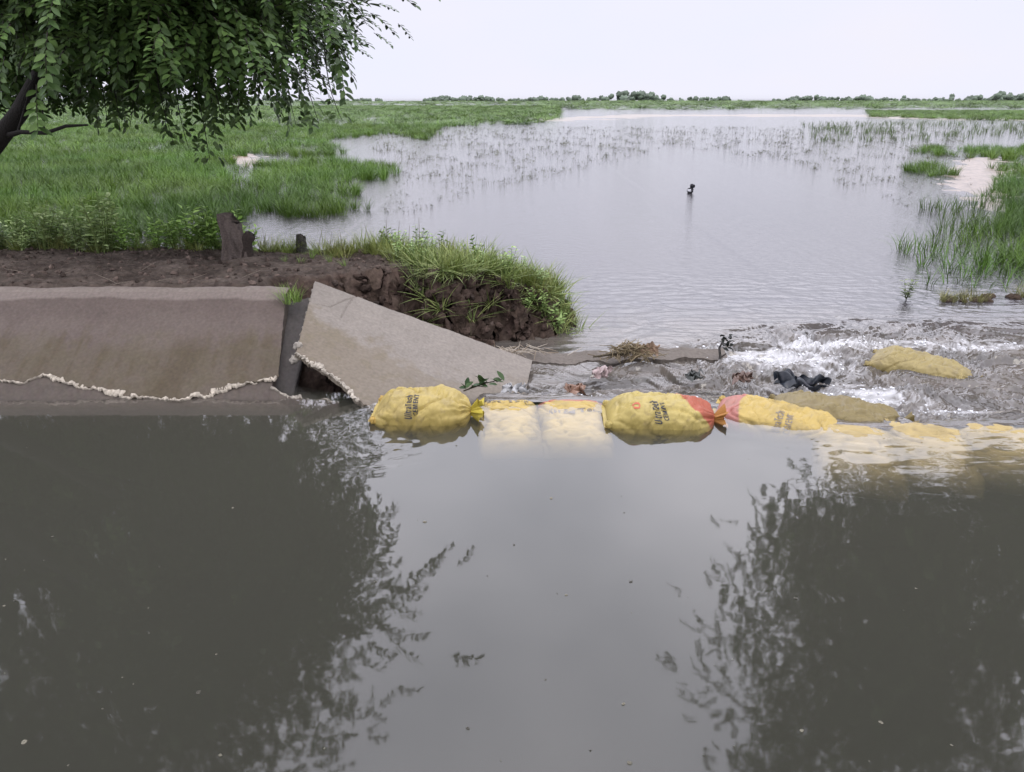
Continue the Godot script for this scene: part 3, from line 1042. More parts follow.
# ---------------------------------------------------------------- debris
func breach_debris() -> void:
	# straw and a brown rag heaped on the sunken slab
	var base := at(628, 358, -0.13)
	var d := thing("debris_heap", base, "clump of wet straw and a brown rag caught on the sunken slab", "debris")
	var m := MB.new()
	rng.seed = 21
	for i in 170:
		var q := Vector3(rng.randfn(0, 0.11), rng.randf_range(0, 0.14), rng.randfn(0, 0.05))
		q.y *= exp(-q.x * q.x * 20.0)
		var dir := Vector3(rng.randf_range(-1, 1), rng.randf_range(-0.5, 0.35), rng.randf_range(-0.4, 0.8)).normalized()
		var col := Color(0.1, 0.075, 0.045).lerp(Color(0.24, 0.19, 0.11), rng.randf())
		m.tube([q - dir * 0.06, q + Vector3(0, 0.01, 0), q + dir * rng.randf_range(0.04, 0.12)], [0.003, 0.0042, 0.0018], 5, col)
	obj("straw", m.mesh(), mats.straw, d).set_meta("kind", "stuff")
	var rag := MB.new()
	cloth(rag, Vector3(0.06, 0.02, 0.02), Vector3(0.3, 0.03, -0.02), Vector3(-0.03, 0.13, -0.05), 26, 16, 0.03, Color(0.2, 0.135, 0.09), 4)
	obj("rag", rag.mesh(), mats.straw, d)
	var stick := MB.new()
	stick.tube([Vector3(-0.33, 0.02, 0.03), Vector3(-0.15, 0.05, 0.04), Vector3(0.0, 0.06, 0.05)], [0.008, 0.012, 0.007], 6, Color(0.1, 0.08, 0.05), 0.3, noise_a)
	obj("stick", stick.mesh(), mats.bark, d)

	# dark snag standing in the spill
	var s := thing("snag", at(721, 358, -0.18), "dark bent twig with a rag of weed standing in the spill", "branch")
	var t := MB.new()
	t.tube([Vector3(0.0, -0.12, 0), Vector3(-0.01, 0.02, 0), Vector3(-0.025, 0.1, 0), Vector3(0.0, 0.17, 0.01)], [0.014, 0.014, 0.012, 0.006], 8, Color(0.12, 0.11, 0.105), 0.3, noise_a)
	t.tube([Vector3(-0.01, 0.0, 0), Vector3(0.04, 0.05, 0.02)], [0.01, 0.006], 6, Color(0.1, 0.09, 0.08))
	obj("stem", t.mesh(), mats.bark, s)
	var wd := MB.new()
	for i in 26:
		var q := Vector3(rng.randf_range(-0.04, 0.09), 0.14 + rng.randf_range(-0.04, 0.09), rng.randf_range(-0.03, 0.03))
		wd.leaf(q, Vector3(rng.randf_range(-0.4, 1), rng.randf_range(-0.3, 0.7), rng.randf_range(-1, 1)).normalized(), Vector3(rng.randf_range(-1, 1), 1, rng.randf_range(-1, 1)).normalized(), rng.randf_range(0.04, 0.08), 0.035, Color(0.018, 0.02, 0.018))
	obj("weed", wd.mesh(), mats.foliage, s)

	# torn black plastic in the foam
	var bl := thing("plastic_sheet", at(803, 384, -0.14), "torn black plastic sheet tumbling in the foam", "plastic sheet")
	var bm := MB.new()
	cloth(bm, Vector3(-0.2, -0.02, -0.02), Vector3(0.22, -0.05, 0.05), Vector3(0.02, 0.09, -0.14), 40, 26, 0.05, Color(0.014, 0.017, 0.024), 9)
	obj("sheet", bm.mesh(), mats.plastic, bl)

	# leafy sprig and litter jammed behind the first bag
	var sp := thing("leafy_sprig", at(484, 386, 0.02), "dark green leafy sprig jammed behind the first plump sack", "sprig")
	var sm := MB.new()
	sm.tube([Vector3(-0.16, -0.03, 0.03), Vector3(0.0, 0.02, 0.0), Vector3(0.16, 0.05, -0.03)], [0.006, 0.005, 0.003], 5, Color(0.06, 0.05, 0.03))
	obj("stem", sm.mesh(), mats.bark, sp)
	for i in 22:
		var lm := MB.new()
		var k := rng.randf()
		lm.leaf(Vector3.ZERO, Vector3(rng.randf_range(-1, 1), rng.randf_range(-0.1, 0.7), rng.randf_range(-1, 1)).normalized(), Vector3(rng.randf_range(-0.5, 0.5), 1, rng.randf_range(-0.5, 0.5)).normalized(), rng.randf_range(0.07, 0.11), 0.042, Color(0.025, 0.05, 0.018).lerp(Color(0.05, 0.09, 0.03), rng.randf()))
		obj("leaf", lm.mesh(), mats.foliage, sp).position = Vector3(-0.16 + 0.32 * k, -0.02 + 0.07 * k, rng.randf_range(-0.03, 0.03))
	var litter := [[515, 391, Color(0.3, 0.3, 0.3), 0.1, "crumpled whitish plastic wrapper jammed behind the first plump sack", "wrapper"], [600, 375, Color(0.36, 0.28, 0.27), 0.07, "flat pinkish plastic scrap afloat in front of the sunken slab", "wrapper"], [575, 392, Color(0.22, 0.13, 0.09), 0.08, "brown sodden rag scrap on the back of the submerged sacks", "rag"], [694, 377, Color(0.06, 0.065, 0.06), 0.06, "dark lump of rubbish at the edge of the rough water", "rubbish"], [742, 379, Color(0.15, 0.1, 0.08), 0.08, "reddish-brown rag tumbling beside the bent twig", "rag"]]
	for l in litter:
		var q := at(l[0], l[1], -0.09)
		var o := MB.new()
		cloth(o, Vector3(-l[3], -0.01, 0.03), Vector3(l[3], 0.0, 0.02), Vector3(0.02, 0.05, -0.09), 20, 14, 0.04, l[2], int(l[0]))
		var n := obj("litter_scrap", o.mesh(), mats.plastic)
		n.position = q
		tag(n, l[4], l[5])
	# straw drift at the foot of the cut bank
	var dr := thing("straw_drift", at(512, 352, -0.1), "drift of pale straw and twigs at the foot of the cut bank", "debris")
	var dm := MB.new()
	for i in 60:
		var q := Vector3(rng.randfn(0.05, 0.17), rng.randf_range(-0.02, 0.04), rng.randfn(0, 0.05))
		var dir := Vector3(rng.randf_range(-1, 1), rng.randf_range(-0.2, 0.4), rng.randf_range(-0.4, 0.4)).normalized()
		dm.tube([q - dir * 0.05, q + dir * 0.02, q + dir * rng.randf_range(0.05, 0.12)], [0.003, 0.0045, 0.002], 5, Color(0.2, 0.15, 0.1).lerp(Color(0.5, 0.45, 0.38), rng.randf()))
	obj("straw", dm.mesh(), mats.straw, dr).set_meta("kind", "stuff")

# a crumpled two-sided sheet from a to b, its third corner direction up
func cloth(m: MB, a: Vector3, b: Vector3, up: Vector3, nu: int, nv: int, amp: float, col: Color, sd: int) -> void:
	var p := PackedVector3Array()
	var c := PackedColorArray()
	for i in nu + 1:
		for j in nv + 1:
			var s := float(i) / nu
			var t := float(j) / nv
			var q := a.lerp(b, s) + up * t * (0.75 + 0.4 * n2(s, sd, 3.0)) + Vector3(0, 0, -0.03 * sin(t * PI))
			q += Vector3(n2(s * 2.0, t * 2.0 + sd, 0.9, noise_b), n2(s * 2.0 + 5.0, t * 2.0 + sd, 1.4, noise_b) * 1.1, n2(s * 2.0 + 9.0, t * 2.0 + sd, 1.1, noise_b)) * amp
			p.push_back(q)
			var k := 1.0 + 0.25 * n2(s + sd, t, 6.0)
			c.push_back(Color(col.r * k, col.g * k, col.b * k))
	m.sheet(p, c, nu, nv)

# ---------------------------------------------------------------- stumps
func stumps() -> void:
	for k in 2:
		var base := at(239, 258, 0.6) if k == 0 else at(302, 250, 0.6)
		var r := thing("tree_stump", base, ["grey split tree stump on the earth bank", "small dark stump stub among bank grass"][k], "stump")
		var m := MB.new()
		var p := PackedVector3Array()
		var c := PackedColorArray()
		var hh := 0.45 if k == 0 else 0.17
		var rr := 0.115 if k == 0 else 0.05
		for i in 25:
			var t := i / 24.0
			for j in 37:
				var an := TAU * (j % 36) / 36.0
				var d := Vector3(cos(an), 0, sin(an))
				var rad := rr * (1.25 - 0.35 * t + 0.6 * exp(-t * 9.0)) * (1.0 + 0.4 * noise_a.get_noise_3d(d.x * 1.5 + k * 9.0, t * 1.1, d.z * 1.5) + 0.2 * noise_a.get_noise_3d(d.x * 5.0, t, d.z * 5.0))
				var top := hh * (1.0 - 0.3 * clampf(d.x * 0.8 + 0.2 * noise_a.get_noise_2d(an * 3.0, k), 0, 1))
				p.push_back(Vector3(d.x * rad - 0.06 * t * (1 - k), -0.08 + (top + 0.08) * t, d.z * rad))
				var g := 1.0 + 0.4 * noise_a.get_noise_3d(d.x * 4.0, t * 1.2, d.z * 4.0)
				c.push_back(Color(0.17, 0.135, 0.118) * g if k == 0 else Color(0.09, 0.085, 0.07) * g)
		m.sheet(p, c, 24, 36, true, true)
		var id := m.vert(Vector3(-0.06 * (1 - k), hh * 0.86, 0), Vector3.UP, Color(0.2, 0.16, 0.13))
		for j in 36: m.tri(24 * 37 + j + 1, 24 * 37 + j, id)
		obj("bole", m.mesh(), mats.bark, r)
		if k == 0:
			var f := MB.new()
			f.tube([Vector3(0.05, -0.05, 0.04), Vector3(0.085, 0.08, 0.04), Vector3(0.105, 0.18, 0.03), Vector3(0.15, 0.235, 0.02), Vector3(0.165, 0.25, 0.02)], [0.1, 0.075, 0.06, 0.058, 0.04], 14, Color(0.065, 0.05, 0.043), 0.7, noise_a)
			obj("side_stub", f.mesh(), mats.bark, r)
			var sp := MB.new()
			sp.tube([Vector3(0.02, 0.2, 0.05), Vector3(0.045, 0.3, 0.04), Vector3(0.05, 0.36, 0.03)], [0.05, 0.03, 0.01], 9, Color(0.11, 0.09, 0.08), 0.6, noise_a)
			obj("splinter", sp.mesh(), mats.bark, r)
	# crumbs of soil strewn over the path and below the cut
	rng.seed = 75
	var cm := MB.new()
	blob(cm, Vector3.ZERO, 1.0, Color(0.13, 0.1, 0.083), 2, 0.7)
	var cp := []
	var ct := []
	for i in 1500:
		var x := rng.randf_range(-6.5, 0.6)
		var z := rng.randf_range(-6.95, -8.7)
		var h := bank_height(x, z)
		if h < -0.1: continue
		cp.append(turned(Vector3(x, h, z), rng.randf() * TAU, 0.006 + 0.03 * pow(rng.randf(), 4.0), rng.randf() * 2.0, rng.randf() * TAU))
		var g := rng.randf_range(0.45, 1.7)
		ct.append(Color(g, g, g))
	tag(scatter("soil_crumbs", cm.mesh(), mats.dirt, cp, null, ct), "loose brown soil crumbs strewn over the bare path", "soil", "", "stuff")
	# bigger clods that broke off the cut face
	rng.seed = 76
	var clods := []
	var clod_t := []
	for i in 900:
		var x := rng.randf_range(-1.5, 0.75)
		var z := rng.randf_range(-7.0, -8.3)
		var h := bank_height(x, z)
		var top := bank_height(x, z - 0.12)
		if h < -0.25 or top - h < 0.05: continue
		clods.append(turned(Vector3(x, h + 0.01, z), rng.randf() * TAU, 0.014 + 0.05 * pow(rng.randf(), 2.5), rng.randf() * 2.0, rng.randf() * TAU))
		var g := rng.randf_range(0.4, 1.15)
		clod_t.append(Color(g, g * 0.93, g * 0.9))
	tag(scatter("soil_clods", cm.mesh(), mats.dirt, clods, null, clod_t), "dark clods crumbling off the cut face of the bank", "soil", "", "stuff")
	# twigs lying on the path
	rng.seed = 77
	var spots := [[107, 277], [16, 271], [146, 268], [165, 279], [118, 281], [62, 270], [196, 274], [250, 272]]
	for s in spots:
		var q := at(s[0], s[1], 0.64)
		var m := MB.new()
		var dir := Vector3(rng.randf_range(-1, 1), 0.12, rng.randf_range(-0.5, 0.5)).normalized()
		var l := rng.randf_range(0.06, 0.13)
		m.tube([-dir * l, Vector3(0, 0.012, 0), dir * l + Vector3(0, 0.02, 0.01)], [0.0025, 0.004, 0.002], 6, Color(0.27, 0.22, 0.18), 0.3, noise_a)
		var n := obj("twig", m.mesh(), mats.bark)
		n.position = Vector3(q.x, bank_height(q.x, q.z) + 0.008, q.z)
		tag(n, "pale dry twig lying on the bare soil path", "twig", "twigs on the soil path")

# ---------------------------------------------------------------- grass
func clump(sd: int, blades: int, spread: float, tall: float, width: float, lean: float, a: Color, b: Color, segs := 3) -> ArrayMesh:
	var g := RandomNumberGenerator.new()
	g.seed = sd
	var m := MB.new()
	for i in blades:
		var an := g.randf() * TAU
		var dir := Vector3(cos(an), 0, sin(an))
		var base := dir * spread * sqrt(g.randf()) * 0.8 + Vector3(g.randf_range(-1, 1), 0, g.randf_range(-1, 1)) * spread * 0.2
		var up := (Vector3.UP + dir * g.randf_range(0.0, lean)).normalized()
		m.blade(base, dir, up, tall * g.randf_range(0.55, 1.0), width * g.randf_range(0.7, 1.2), g.randf_range(0.1, 0.75), a.lerp(b, g.randf()), segs)
	return m.mesh()

func weed_clump(sd: int) -> ArrayMesh:
	var g := RandomNumberGenerator.new()
	g.seed = sd
	var m := MB.new()
	for s in 5:
		var an := g.randf() * TAU
		var top := Vector3(cos(an) * 0.1, g.randf_range(0.22, 0.42), sin(an) * 0.1)
		m.tube([Vector3(cos(an) * 0.03, 0, sin(an) * 0.03), top * 0.6, top], [0.004, 0.003, 0.002], 4, Color(0.1, 0.13, 0.05))
		for k in 13:
			var t := 0.2 + 0.8 * k / 12.0
			var az := k * 2.4 + an
			m.leaf(top * t, Vector3(cos(az), g.randf_range(0.0, 0.6), sin(az)).normalized(), (Vector3.UP + Vector3(g.randf_range(-0.4, 0.4), 0, g.randf_range(-0.4, 0.4))).normalized(), g.randf_range(0.05, 0.095), g.randf_range(0.022, 0.036), Color(0.2, 0.29, 0.11).lerp(Color(0.42, 0.5, 0.29), g.randf()))
	return m.mesh()

func grasses() -> void:
	rng.seed = 101
	# grass along the back of the bank and over its broken end
	var variants := []
	for k in 3: variants.append(clump(200 + k, 26, 0.07, 0.3, 0.009, 0.6, Color(0.12, 0.18, 0.035), Color(0.26, 0.32, 0.10), 4))
	var places := [[], [], []]
	var tints := [[], [], []]
	var tries := 0
	var count := 0
	while count < 1150 and tries < 40000:
		tries += 1
		var x := rng.randf_range(-9.0, 1.1)
		var z := rng.randf_range(-6.9, -9.6)
		var h := bank_height(x, z)
		if h < -0.18: continue
		var back := curve(x, [[-9, -8.62], [-3.6, -8.6], [-2.2, -8.45], [-1.5, -8.3], [-1.0, -8.0], [-0.5, -8.02], [0.2, -8.2], [0.5, -8.32], [0.9, -8.5]]) + n2(x, 0.0, 3.0) * 0.12
		var keep := smoothstep(back + 0.1, back - 0.14, z)
		if rng.randf() > keep: continue
		var v := rng.randi() % 3
		var tall := rng.randf_range(0.45, 1.15) * (0.95 if x > -1.1 else 0.9)
		places[v].append(turned(Vector3(x, h - 0.03, z), rng.randf() * TAU, tall, rng.randf_range(0.0, 0.6), rng.randf() * TAU, rng.randf_range(0.7, 1.3)))
		var dry := clampf(n2(x, z, 1.2) + 0.25, 0.0, 1.0)
		var t := rng.randf_range(0.75, 1.15)
		tints[v].append(Color(t * (1.0 + dry * 0.3), t * 1.0, t * (1.0 + dry * 0.3)))
		count += 1
	# tuft growing in the joint between the panels and scattered sprouts on the path
	for s in [[283, 291, 0.6], [288, 293, 0.7], [294, 291, 0.75], [279, 288, 0.5], [290, 287, 0.6], [299, 290, 0.5], [262, 283, 0.3], [270, 284, 0.35], [300, 262, 0.4], [330, 262, 0.45], [345, 268, 0.4], [285, 262, 0.3], [312, 258, 0.5]]:
		var q := at(s[0], s[1], 0.6)
		places[0].append(turned(Vector3(q.x, minf(bank_height(q.x, q.z) , 0.62) if s[1] < 286 else 0.5, q.z), rng.randf() * TAU, s[2], 0.3, rng.randf() * TAU))
		tints[0].append(Color(0.8, 0.95, 0.8))
	var root := Node3D.new()
	root.name = "bank_grass"
	add_child(root)
	tag(root, "fresh green grass growing along the bank and over its broken end", "grass", "", "stuff")
	for v in 3: scatter("blades", variants[v], mats.grass, places[v], root, tints[v])
	# long drooping blades over the cut
	var droop := clump(230, 18, 0.06, 0.46, 0.015, 1.2, Color(0.10, 0.15, 0.04), Color(0.26, 0.3, 0.11), 5)
	var dp := []
	var dt := []
	for i in 40:
		var s := rng.randf()
		var q := along(s, [[0.0, Vector3(-0.95, 0, -7.72)], [0.35, Vector3(-0.55, 0, -7.9)], [0.6, Vector3(-0.1, 0, -8.1)], [0.8, Vector3(0.4, 0, -8.35)], [1.0, Vector3(0.82, 0, -8.65)]]) + Vector3(rng.randfn(0, 0.09), 0, rng.randfn(-0.1, 0.1))
		var h := bank_height(q.x, q.z)
		if h < -0.1: continue
		dp.append(turned(Vector3(q.x, h - 0.02, q.z), rng.randf() * TAU, rng.randf_range(0.5, 1.0), rng.randf_range(0.1, 0.6), rng.randf_range(-0.5, 0.5)))
		var t := rng.randf_range(0.8, 1.2)
		dt.append(Color(t, t, t))
	for q2 in [[415, 268, 0.5], [428, 270, 0.5], [436, 276, 0.46], [446, 272, 0.5], [452, 282, 0.42], [462, 276, 0.46], [470, 268, 0.5], [480, 274, 0.44], [548, 305, 0.1], [556, 312, 0.05], [565, 318, 0.0], [572, 322, -0.03], [580, 326, -0.1], [560, 300, 0.12], [540, 296, 0.2], [585, 322, -0.1], [575, 312, 0.0]]:
		var w := at(q2[0], q2[1], q2[2])
		for k in 3:
			var x := w.x + rng.randfn(0, 0.05)
			var z := w.z - 0.05 + rng.randfn(0, 0.05)
			dp.append(turned(Vector3(x, bank_height(x, z) - 0.02, z), rng.randf() * TAU, rng.randf_range(0.55, 1.0), rng.randf_range(0.2, 0.7), rng.randf_range(-0.6, 0.6)))
			var t := rng.randf_range(0.8, 1.25)
			dt.append(Color(t, t, t))
	scatter("drooping_blades", droop, mats.grass, dp, root, dt)
	# thin dead stalks poking up out of the grass
	var stalk := MB.new()
	stalk.tube([Vector3(0, -0.05, 0), Vector3(0.03, 0.2, 0), Vector3(0.1, 0.42, 0.0)], [0.005, 0.004, 0.002], 5, Color(0.11, 0.1, 0.06))
	var sp := []
	for px in [330, 344, 318, 372, 380, 388, 400, 262, 268, 410, 422, 440, 505, 528, 540, 470]:
		var q := at(px, 262, 0.5) if px < 450 else at(px, 292, 0.35)
		sp.append(turned(Vector3(q.x, bank_height(q.x, q.z), q.z), rng.randf() * TAU, rng.randf_range(0.55, 1.0), 0.2, rng.randf() * TAU))
	scatter("dead_stalks", stalk.mesh(), mats.straw, sp, root)

	# leafy weeds behind the path
	var wr := Node3D.new()
	wr.name = "bank_weeds"
	add_child(wr)
	tag(wr, "leafy pale green weeds crowding the back of the soil path", "weeds", "", "stuff")
	for v in 3:
		var wp := []
		var wt := []
		for i in 85:
			var x := rng.randf_range(-7.5, -2.75)
			var z := rng.randf_range(-8.55, -9.3)
			wp.append(turned(Vector3(x, bank_height(x, z) - 0.02, z), rng.randf() * TAU, rng.randf_range(0.75, 1.3) * (0.9 + 0.5 * n2(x, 1.0, 1.5)), rng.randf_range(0, 0.3), rng.randf() * TAU))
			var t := rng.randf_range(0.7, 1.25)
			wt.append(Color(t * 0.9, t * 1.1, t * 0.55) if x > -4.3 else Color(t * 1.25, t * 1.25, t * 1.1))
		for i in 16:
			var x := rng.randf_range(-1.3, 0.9)
			var z := rng.randf_range(-8.1, -8.9)
			var h := bank_height(x, z)
			if h < -0.15: continue
			wp.append(turned(Vector3(x, h - 0.02, z), rng.randf() * TAU, rng.randf_range(0.4, 0.8), rng.randf_range(0, 0.5), rng.randf() * TAU))
			wt.append(Color(0.8, 0.9, 0.6))
		scatter("weed_leaves", weed_clump(300 + v), mats.foliage, wp, wr, wt)

# ---------------------------------------------------------------- flooded field plants
func rice(called: String, label: String, category: String, polys: Array, boxes: Array, density: float, tall: float, sd: int, mesh_blades: int, sparse := 0.0) -> void:
	rng.seed = sd
	var root := Node3D.new()
	root.name = called
	add_child(root)
	tag(root, label, category, "", "stuff")
	var variants := []
	for k in 3: variants.append(clump(sd * 10 + k, mesh_blades, 0.13, tall, 0.011, 0.35, Color(0.045, 0.095, 0.009), Color(0.095, 0.17, 0.022)))
	var places := [[], [], []]
	var tints := [[], [], []]
	for bx in boxes:
		# [x0, x1, z near, z far, clumps per square metre]
		var n := int((bx[1] - bx[0]) * (bx[2] - bx[3]) * bx[4] * density)
		for i in n:
			var q := Vector3(rng.randf_range(bx[0], bx[1]), FIELD, rng.randf_range(bx[3], bx[2]))
			var px := to_pixel(q + Vector3(n2(q.x, q.z, 0.35) * 0.8, tall * 0.45, n2(q.x + 50.0, q.z, 0.35) * 1.2))
			var inside := false
			for pl in polys:
				if in_poly(px, pl): inside = true
			if not inside: continue
			if sparse > 0.0 and n2(q.x, q.z, 0.5) < sparse - 0.5 + rng.randf_range(-0.3, 0.3): continue
			var v := rng.randi() % 3
			var grow := 0.85 + 0.3 * n2(q.x, q.z, 0.22) + rng.randf_range(-0.15, 0.15)
			var far: float = maxf(1.0, bx[5])
			places[v].append(turned(q, rng.randf() * TAU, far, rng.randf_range(0, 0.25), rng.randf() * TAU, grow / far))
			var t := rng.randf_range(0.8, 1.15) * (1.0 + 0.35 * n2(q.x, q.z, 0.12))
			var yel := 0.2 * n2(q.x + 90.0, q.z, 0.2)
			tints[v].append(Color(t * (1.0 + yel), t, t * (1.0 - yel)))
	for v in 3:
		if places[v].size(): scatter("blades", variants[v], mats.grass, places[v], root, tints[v])
	var total := 0
	for v in 3: total += places[v].size()
	print(called, " ", total)

func flood_plants() -> void:
	var left := PackedVector2Array([Vector2(-600, 98), Vector2(562, 98), Vector2(558, 117), Vector2(530, 122), Vector2(445, 124), Vector2(425, 136), Vector2(392, 131), Vector2(330, 136), Vector2(345, 150), Vector2(300, 152), Vector2(262, 150), Vector2(226, 152), Vector2(232, 166), Vector2(252, 182), Vector2(246, 204), Vector2(222, 214), Vector2(150, 220), Vector2(60, 240), Vector2(-600, 300)])
	var left_b := PackedVector2Array([Vector2(262, 160), Vector2(300, 156), Vector2(345, 158), Vector2(392, 160), Vector2(388, 172), Vector2(345, 178), Vector2(366, 203), Vector2(330, 207), Vector2(258, 210), Vector2(252, 196), Vector2(266, 186), Vector2(258, 172)])
	rice("rice_crop", "dense green rice standing in the flooded field beyond the stump", "rice", [left, left_b], [[-16.0, -1.0, -10.0, -20.0, 14.0, 1.0], [-30.0, 0.0, -20.0, -36.0, 8.0, 1.2], [-70.0, 6.0, -36.0, -75.0, 2.6, 1.8], [-180.0, 20.0, -75.0, -260.0, 0.5, 4.0], [-480.0, 30.0, -260.0, -640.0, 0.03, 10.0]], 1.0, 0.5, 401, 34)
	var right_a := PackedVector2Array([Vector2(968, 144), Vector2(1500, 140), Vector2(1500, 160), Vector2(1010, 156), Vector2(965, 153)])
	var right_b := PackedVector2Array([Vector2(992, 172), Vector2(1008, 160), Vector2(1500, 158), Vector2(1500, 262), Vector2(1012, 262), Vector2(1006, 212), Vector2(994, 196)])
	var right_c := PackedVector2Array([Vector2(914, 162), Vector2(948, 160), Vector2(950, 170), Vector2(914, 170)])
	var right_d := PackedVector2Array([Vector2(925, 144), Vector2(945, 144), Vector2(947, 150), Vector2(925, 151)])
	rice("rice_crop_edge", "thick green rice beside the sandy mud flat", "rice", [right_a, right_b, right_c, right_d], [[4.0, 16.0, -8.0, -20.0, 14.0, 1.0], [7.0, 30.0, -20.0, -42.0, 7.0, 1.2]], 1.0, 0.48, 402, 30)
	var reeds := PackedVector2Array([Vector2(932, 204), Vector2(960, 196), Vector2(1500, 200), Vector2(1500, 282), Vector2(960, 276), Vector2(932, 262)])
	rice("flooded_seedlings", "thin upright rice seedlings poking out of pale shallow water", "rice", [reeds], [[4.0, 14.0, -8.5, -20.0, 16.0, 0.8]], 1.3, 0.5, 403, 8, 0.3)
	var far := PackedVector2Array([Vector2(868, 108), Vector2(1800, 108), Vector2(1800, 119), Vector2(985, 118), Vector2(870, 115)])
	rice("far_crop", "far green strip of crop behind the sandy strip", "rice", [far], [[25.0, 220.0, -70.0, -160.0, 0.9, 3.0]], 1.0, 0.6, 404, 30)

	var far_b := PackedVector2Array([Vector2(540, 100), Vector2(1500, 100), Vector2(1500, 108), Vector2(900, 107), Vector2(700, 109), Vector2(540, 108)])
	rice("distant_crop", "distant thin green line of crop along the horizon", "rice", [far_b], [[5.0, 480.0, -180.0, -640.0, 0.045, 9.0]], 1.0, 0.8, 407, 26)

	# stubs and floating bits scattered through the shallows
	rng.seed = 405
	var stub := clump(4050, 5, 0.05, 0.2, 0.012, 0.9, Color(0.05, 0.06, 0.035), Color(0.12, 0.12, 0.07))
	var zones := [PackedVector2Array([Vector2(340, 136), Vector2(440, 124), Vector2(620, 120), Vector2(660, 150), Vector2(560, 175), Vector2(470, 195), Vector2(420, 214), Vector2(380, 214), Vector2(392, 190), Vector2(395, 160)]), PackedVector2Array([Vector2(620, 120), Vector2(960, 122), Vector2(975, 190), Vector2(935, 215), Vector2(900, 205), Vector2(840, 185), Vector2(790, 160), Vector2(700, 152), Vector2(640, 140)])]
	var places := []
	var tints := []
	for i in 38000:
		var z := -13.0 - 60.0 * pow(rng.randf(), 1.5)
		var q := Vector3(rng.randf_range(-0.65, 0.65) * -z, FIELD, z)
		var px := to_pixel(q)
		if not (in_poly(px, zones[0]) or in_poly(px, zones[1])): continue
		if n2(q.x, q.z * 0.5, 0.4) < 0.02 + rng.randf_range(-0.22, 0.22): continue
		var s := rng.randf_range(0.35, 1.0) * clampf(-z / 26.0, 0.6, 1.6)
		places.append(turned(q, rng.randf() * TAU, s, rng.randf_range(0.2, 1.5), rng.randf() * TAU, rng.randf_range(0.08, 0.4)))
		var t := rng.randf_range(0.5, 1.3)
		tints.append(Color(t, t, t))
	var st := scatter("drowned_stubble", stub, mats.grass, places, null, tints)
	tag(st, "scattered drowned stubble and bits in the pale shallows", "stubble", "", "stuff")
	print("stubble ", places.size())
	# sparse far reeds
	var reed := clump(4060, 9, 0.18, 0.55, 0.022, 0.3, Color(0.06, 0.09, 0.035), Color(0.12, 0.16, 0.07))
	places = []
	for i in 5000:
		var q := Vector3(rng.randf_range(8, 50), FIELD, rng.randf_range(-30, -85))
		var px := to_pixel(q)
		if px.x < 800 or px.x > 1060 or px.y < 121 or px.y > 142: continue
		if n2(q.x, q.z, 0.25) < 0.06: continue
		places.append(turned(q, rng.randf() * TAU, rng.randf_range(0.5, 1.1), 0.1, rng.randf() * TAU))
	tag(scatter("far_reeds", reed, mats.grass, places), "sparse far reeds standing in the pale water", "reeds", "", "stuff")

	# mud flats just above the water
	var flats := [
		["mud_flat", PackedVector2Array([Vector2(962, 158), Vector2(1000, 157), Vector2(1012, 166), Vector2(1004, 186), Vector2(1010, 206), Vector2(992, 214), Vector2(962, 196), Vector2(946, 184), Vector2(950, 172)]), "wet sandy mud flat beside the thick rice", Color(0.31, 0.235, 0.18)],
		["mud_flat", PackedVector2Array([Vector2(228, 156), Vector2(246, 154), Vector2(258, 158), Vector2(256, 164), Vector2(244, 166), Vector2(232, 163)]), "small tan mud flat inside the dense rice", Color(0.3, 0.21, 0.14)],
		["sand_strip", PackedVector2Array([Vector2(548, 121), Vector2(566, 117), Vector2(640, 114.6), Vector2(760, 114.2), Vector2(900, 114.6), Vector2(990, 117), Vector2(1300, 118), Vector2(1300, 121), Vector2(960, 120), Vector2(830, 116.8), Vector2(700, 116.2), Vector2(620, 117.8), Vector2(575, 120.5)]), "distant strip of bare sand across the flood", Color(0.3, 0.24, 0.18)]]
	for fl in flats:
		var pl: PackedVector2Array = fl[1]
		var ground := PackedVector2Array()
		for q in pl:
			var w := at(q.x, q.y, FIELD)
			ground.push_back(Vector2(w.x, w.z))
		var lo := ground[0]
		var hi := ground[0]
		for q in ground:
			lo = lo.min(q); hi = hi.max(q)
		var span := maxf(hi.x - lo.x, hi.y - lo.y)
		var reach := 0.9 if span < 30.0 else 9.0
		lo -= Vector2.ONE * reach; hi += Vector2.ONE * reach
		var nx := 90
		var p := PackedVector3Array()
		var c := PackedColorArray()
		for i in nx + 1:
			for j in nx + 1:
				var q := Vector2(lerpf(lo.x, hi.x, float(i) / nx), lerpf(hi.y, lo.y, float(j) / nx))
				var d := poly_distance(q, ground) / reach
				var h := 0.05 * clampf(d + n2(q.x, q.y, 0.9 if span < 30 else 0.12) * 0.9, -2.0, 1.0) + n2(q.x, q.y, 2.3) * 0.012
				p.push_back(Vector3(q.x, FIELD + h, q.y))
				var k := 1.0 + 0.35 * n2(q.x, q.y, 1.5)
				c.push_back(fl[3] * k)
		var m := MB.new()
		m.sheet(p, c, nx, nx)
		var o := obj(fl[0], m.mesh(), mats.wet_mud)
		tag(o, fl[2], "mud", "", "structure")

	# single plants near the seedlings
	var pr := thing("water_plant", at(906, 300, FIELD), "small bushy plant alone in the open water before the seedlings", "plant")
	rng.seed = 409
	var pm := MB.new()
